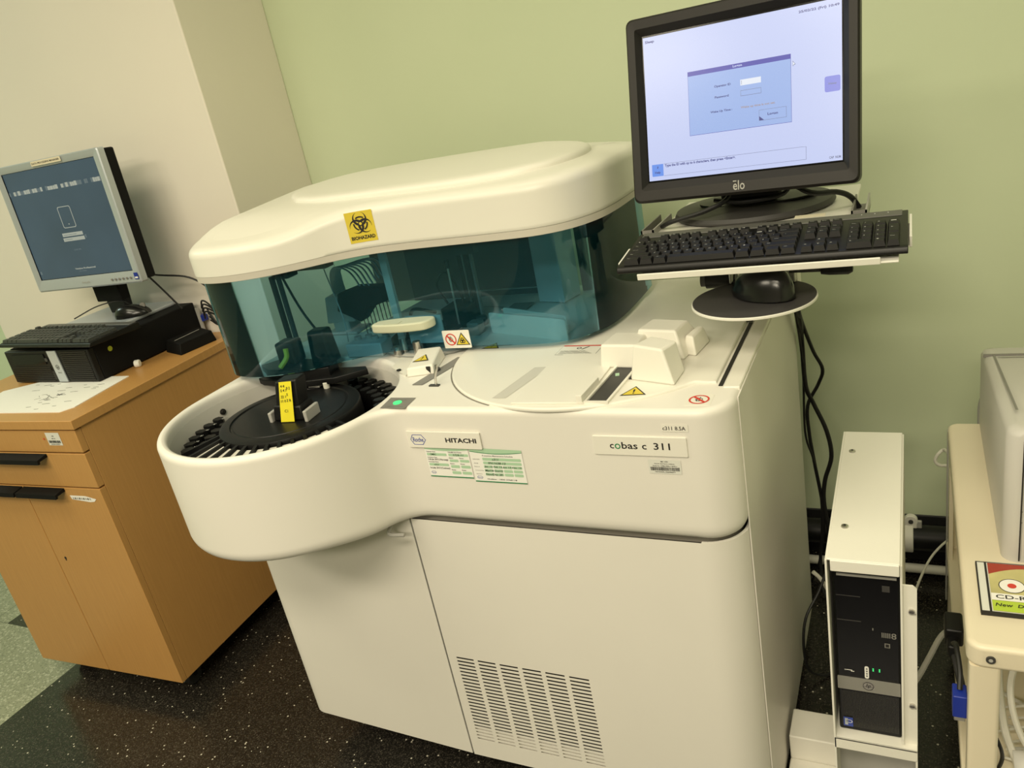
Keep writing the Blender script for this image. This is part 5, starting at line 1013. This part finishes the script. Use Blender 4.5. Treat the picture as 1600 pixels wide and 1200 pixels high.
# keyboard and mouse on the computer
K2 = thing('keyboard', 'dull black keyboard lying on the flat computer, one end overhanging', 'keyboard', (-2.215, 1.44, PZ))
kt2 = Matrix.Translation((-2.222, 1.430, PZ + .026)) @ Matrix.Rotation(math.radians(-3.5), 4, 'Z') @ Matrix.Rotation(math.radians(1.5), 4, 'X')
keyboard(K2, kt2, 'kbframe', None, 'kbstrip', 'oldkey', False)
M2 = thing('computer_mouse', 'black computer mouse between the dull keyboard and the silver-framed monitor stand', 'computer mouse', (-2.15, 1.60, PZ + .012))
mouse(M2, top(-2.155, 1.615, PZ + .012, math.radians(-60)), 'black', 'mouseg')
part(MB().tube([(-2.175, 1.64, PZ + .02), (-2.24, 1.66, PZ + .05), (-2.31, 1.62, PZ + .05), (-2.36, 1.56, PZ + .03)], .002, 'cable'), 'cable', M2)
cable('signal_cable', [(-2.19, 1.69, 1.15), (-2.10, 1.71, 1.13), (-2.0, 1.73, 1.11), (-1.95, 1.75, 1.06), (-1.96, 1.78, .99)], .003, 'cable', 'black cable running from the silver-framed monitor towards the analyzer')
cable('signal_cable', [(-2.09, 1.66, 1.145), (-2.07, 1.68, 1.09), (-2.04, 1.70, 1.02)], .003, 'cable', 'short black cable crossing above the rear of the flat computer')
cable('rear_cable', [(-2.36, 1.68, 1.13), (-2.36, 1.70, 1.09), (-2.34, 1.70, 1.06), (-2.31, 1.72, PZ + .02)], .004, 'lgrey', 'grey cable hanging under the left part of the silver-framed monitor')
for i in range(4):
    q = i * .012
    cable('coiled_cable', [(-2.03, 1.765, 1.0 - q), (-1.99, 1.74, 1.03 - q), (-1.94 + q * .5, 1.72, 1.02 - q), (-1.90 + q * .4, 1.71, .975 - q * .5), (-1.93, 1.72, .955), (-1.98, 1.74, .965 + q)], .0028, 'cable', 'one of the black cable loops hanging at the back corner of the wooden cabinet', 'black cable loops behind the flat computer')
# small things on the cabinet
o = MB().add([(x, y, z) for x, y in ((-2.048, 1.595), (-1.945, 1.560), (-1.925, 1.690), (-2.03, 1.735)) for z in (ZT,)] + [(x, y, ZT + .034) for x, y in ((-2.048, 1.610), (-1.948, 1.572), (-1.930, 1.685), (-2.03, 1.728))], [(0, 3, 2, 1), (4, 5, 6, 7), (0, 1, 5, 4), (1, 2, 6, 5), (2, 3, 7, 6), (3, 0, 4, 7)], 'blackm')
BX = thing('card_reader', 'flat black box beside the flat computer on the wooden cabinet', 'electronic device', (-1.985, 1.65, ZT)); part(o, 'case', BX, bevel=.003); part(MB().bb((-2.0, 1.60, ZT + .0335), (-1.998, 1.70, ZT + .0352), 'lgrey'), 'slot', BX, smooth=False)
o = MB().cyl((0, 0), .011, -.008, .008, 'paper', mx=fr_((-2.035, 1.478, ZT + .011), (0, 1, 0), (0, 0, 1)) @ Matrix.Rotation(.5, 4, 'Y'), n=24).build('bottle_cap', bevel=.003); tag(o, 'small white round cap leaning on the side of the flat computer', 'cap')
PP = thing('document', 'white printed sheets lying on the wooden cabinet in front of the flat computer', 'paper', (-2.17, 1.25, ZT))
pts = [(-2.36, 1.150), (-1.975, 1.168), (-1.955, 1.20), (-1.990, 1.405), (-2.30, 1.40), (-2.42, 1.30)]
part(MB().plate([pts], ZT + .0002, ZT + .0022, 'paper'), 'sheet', PP, smooth=False)
m_ = MB(); mp_ = top(-2.36, 1.15, ZT + .0022, .0)
for i in range(26):
    x = rr.uniform(.03, .36); y = rr.uniform(.02, .20); m_.box((x, y, .0002), (rr.uniform(.01, .03), .0022, .0002), 'inkg', mp_, rz=.2)
for i in range(14): m_.box((.20 + rr.uniform(-.05, .05), .11 + rr.uniform(-.02, .03), .0003), (rr.uniform(.006, .03), .0012, .0002), 'ink', mp_, rz=rr.uniform(-1, 1))
m_.box((.24, .125, .0003), (.018, .006, .0002), 'ink', mp_, rz=.3); part(m_, 'print', PP, smooth=False)
for o in WORLD:
    del o['_w']
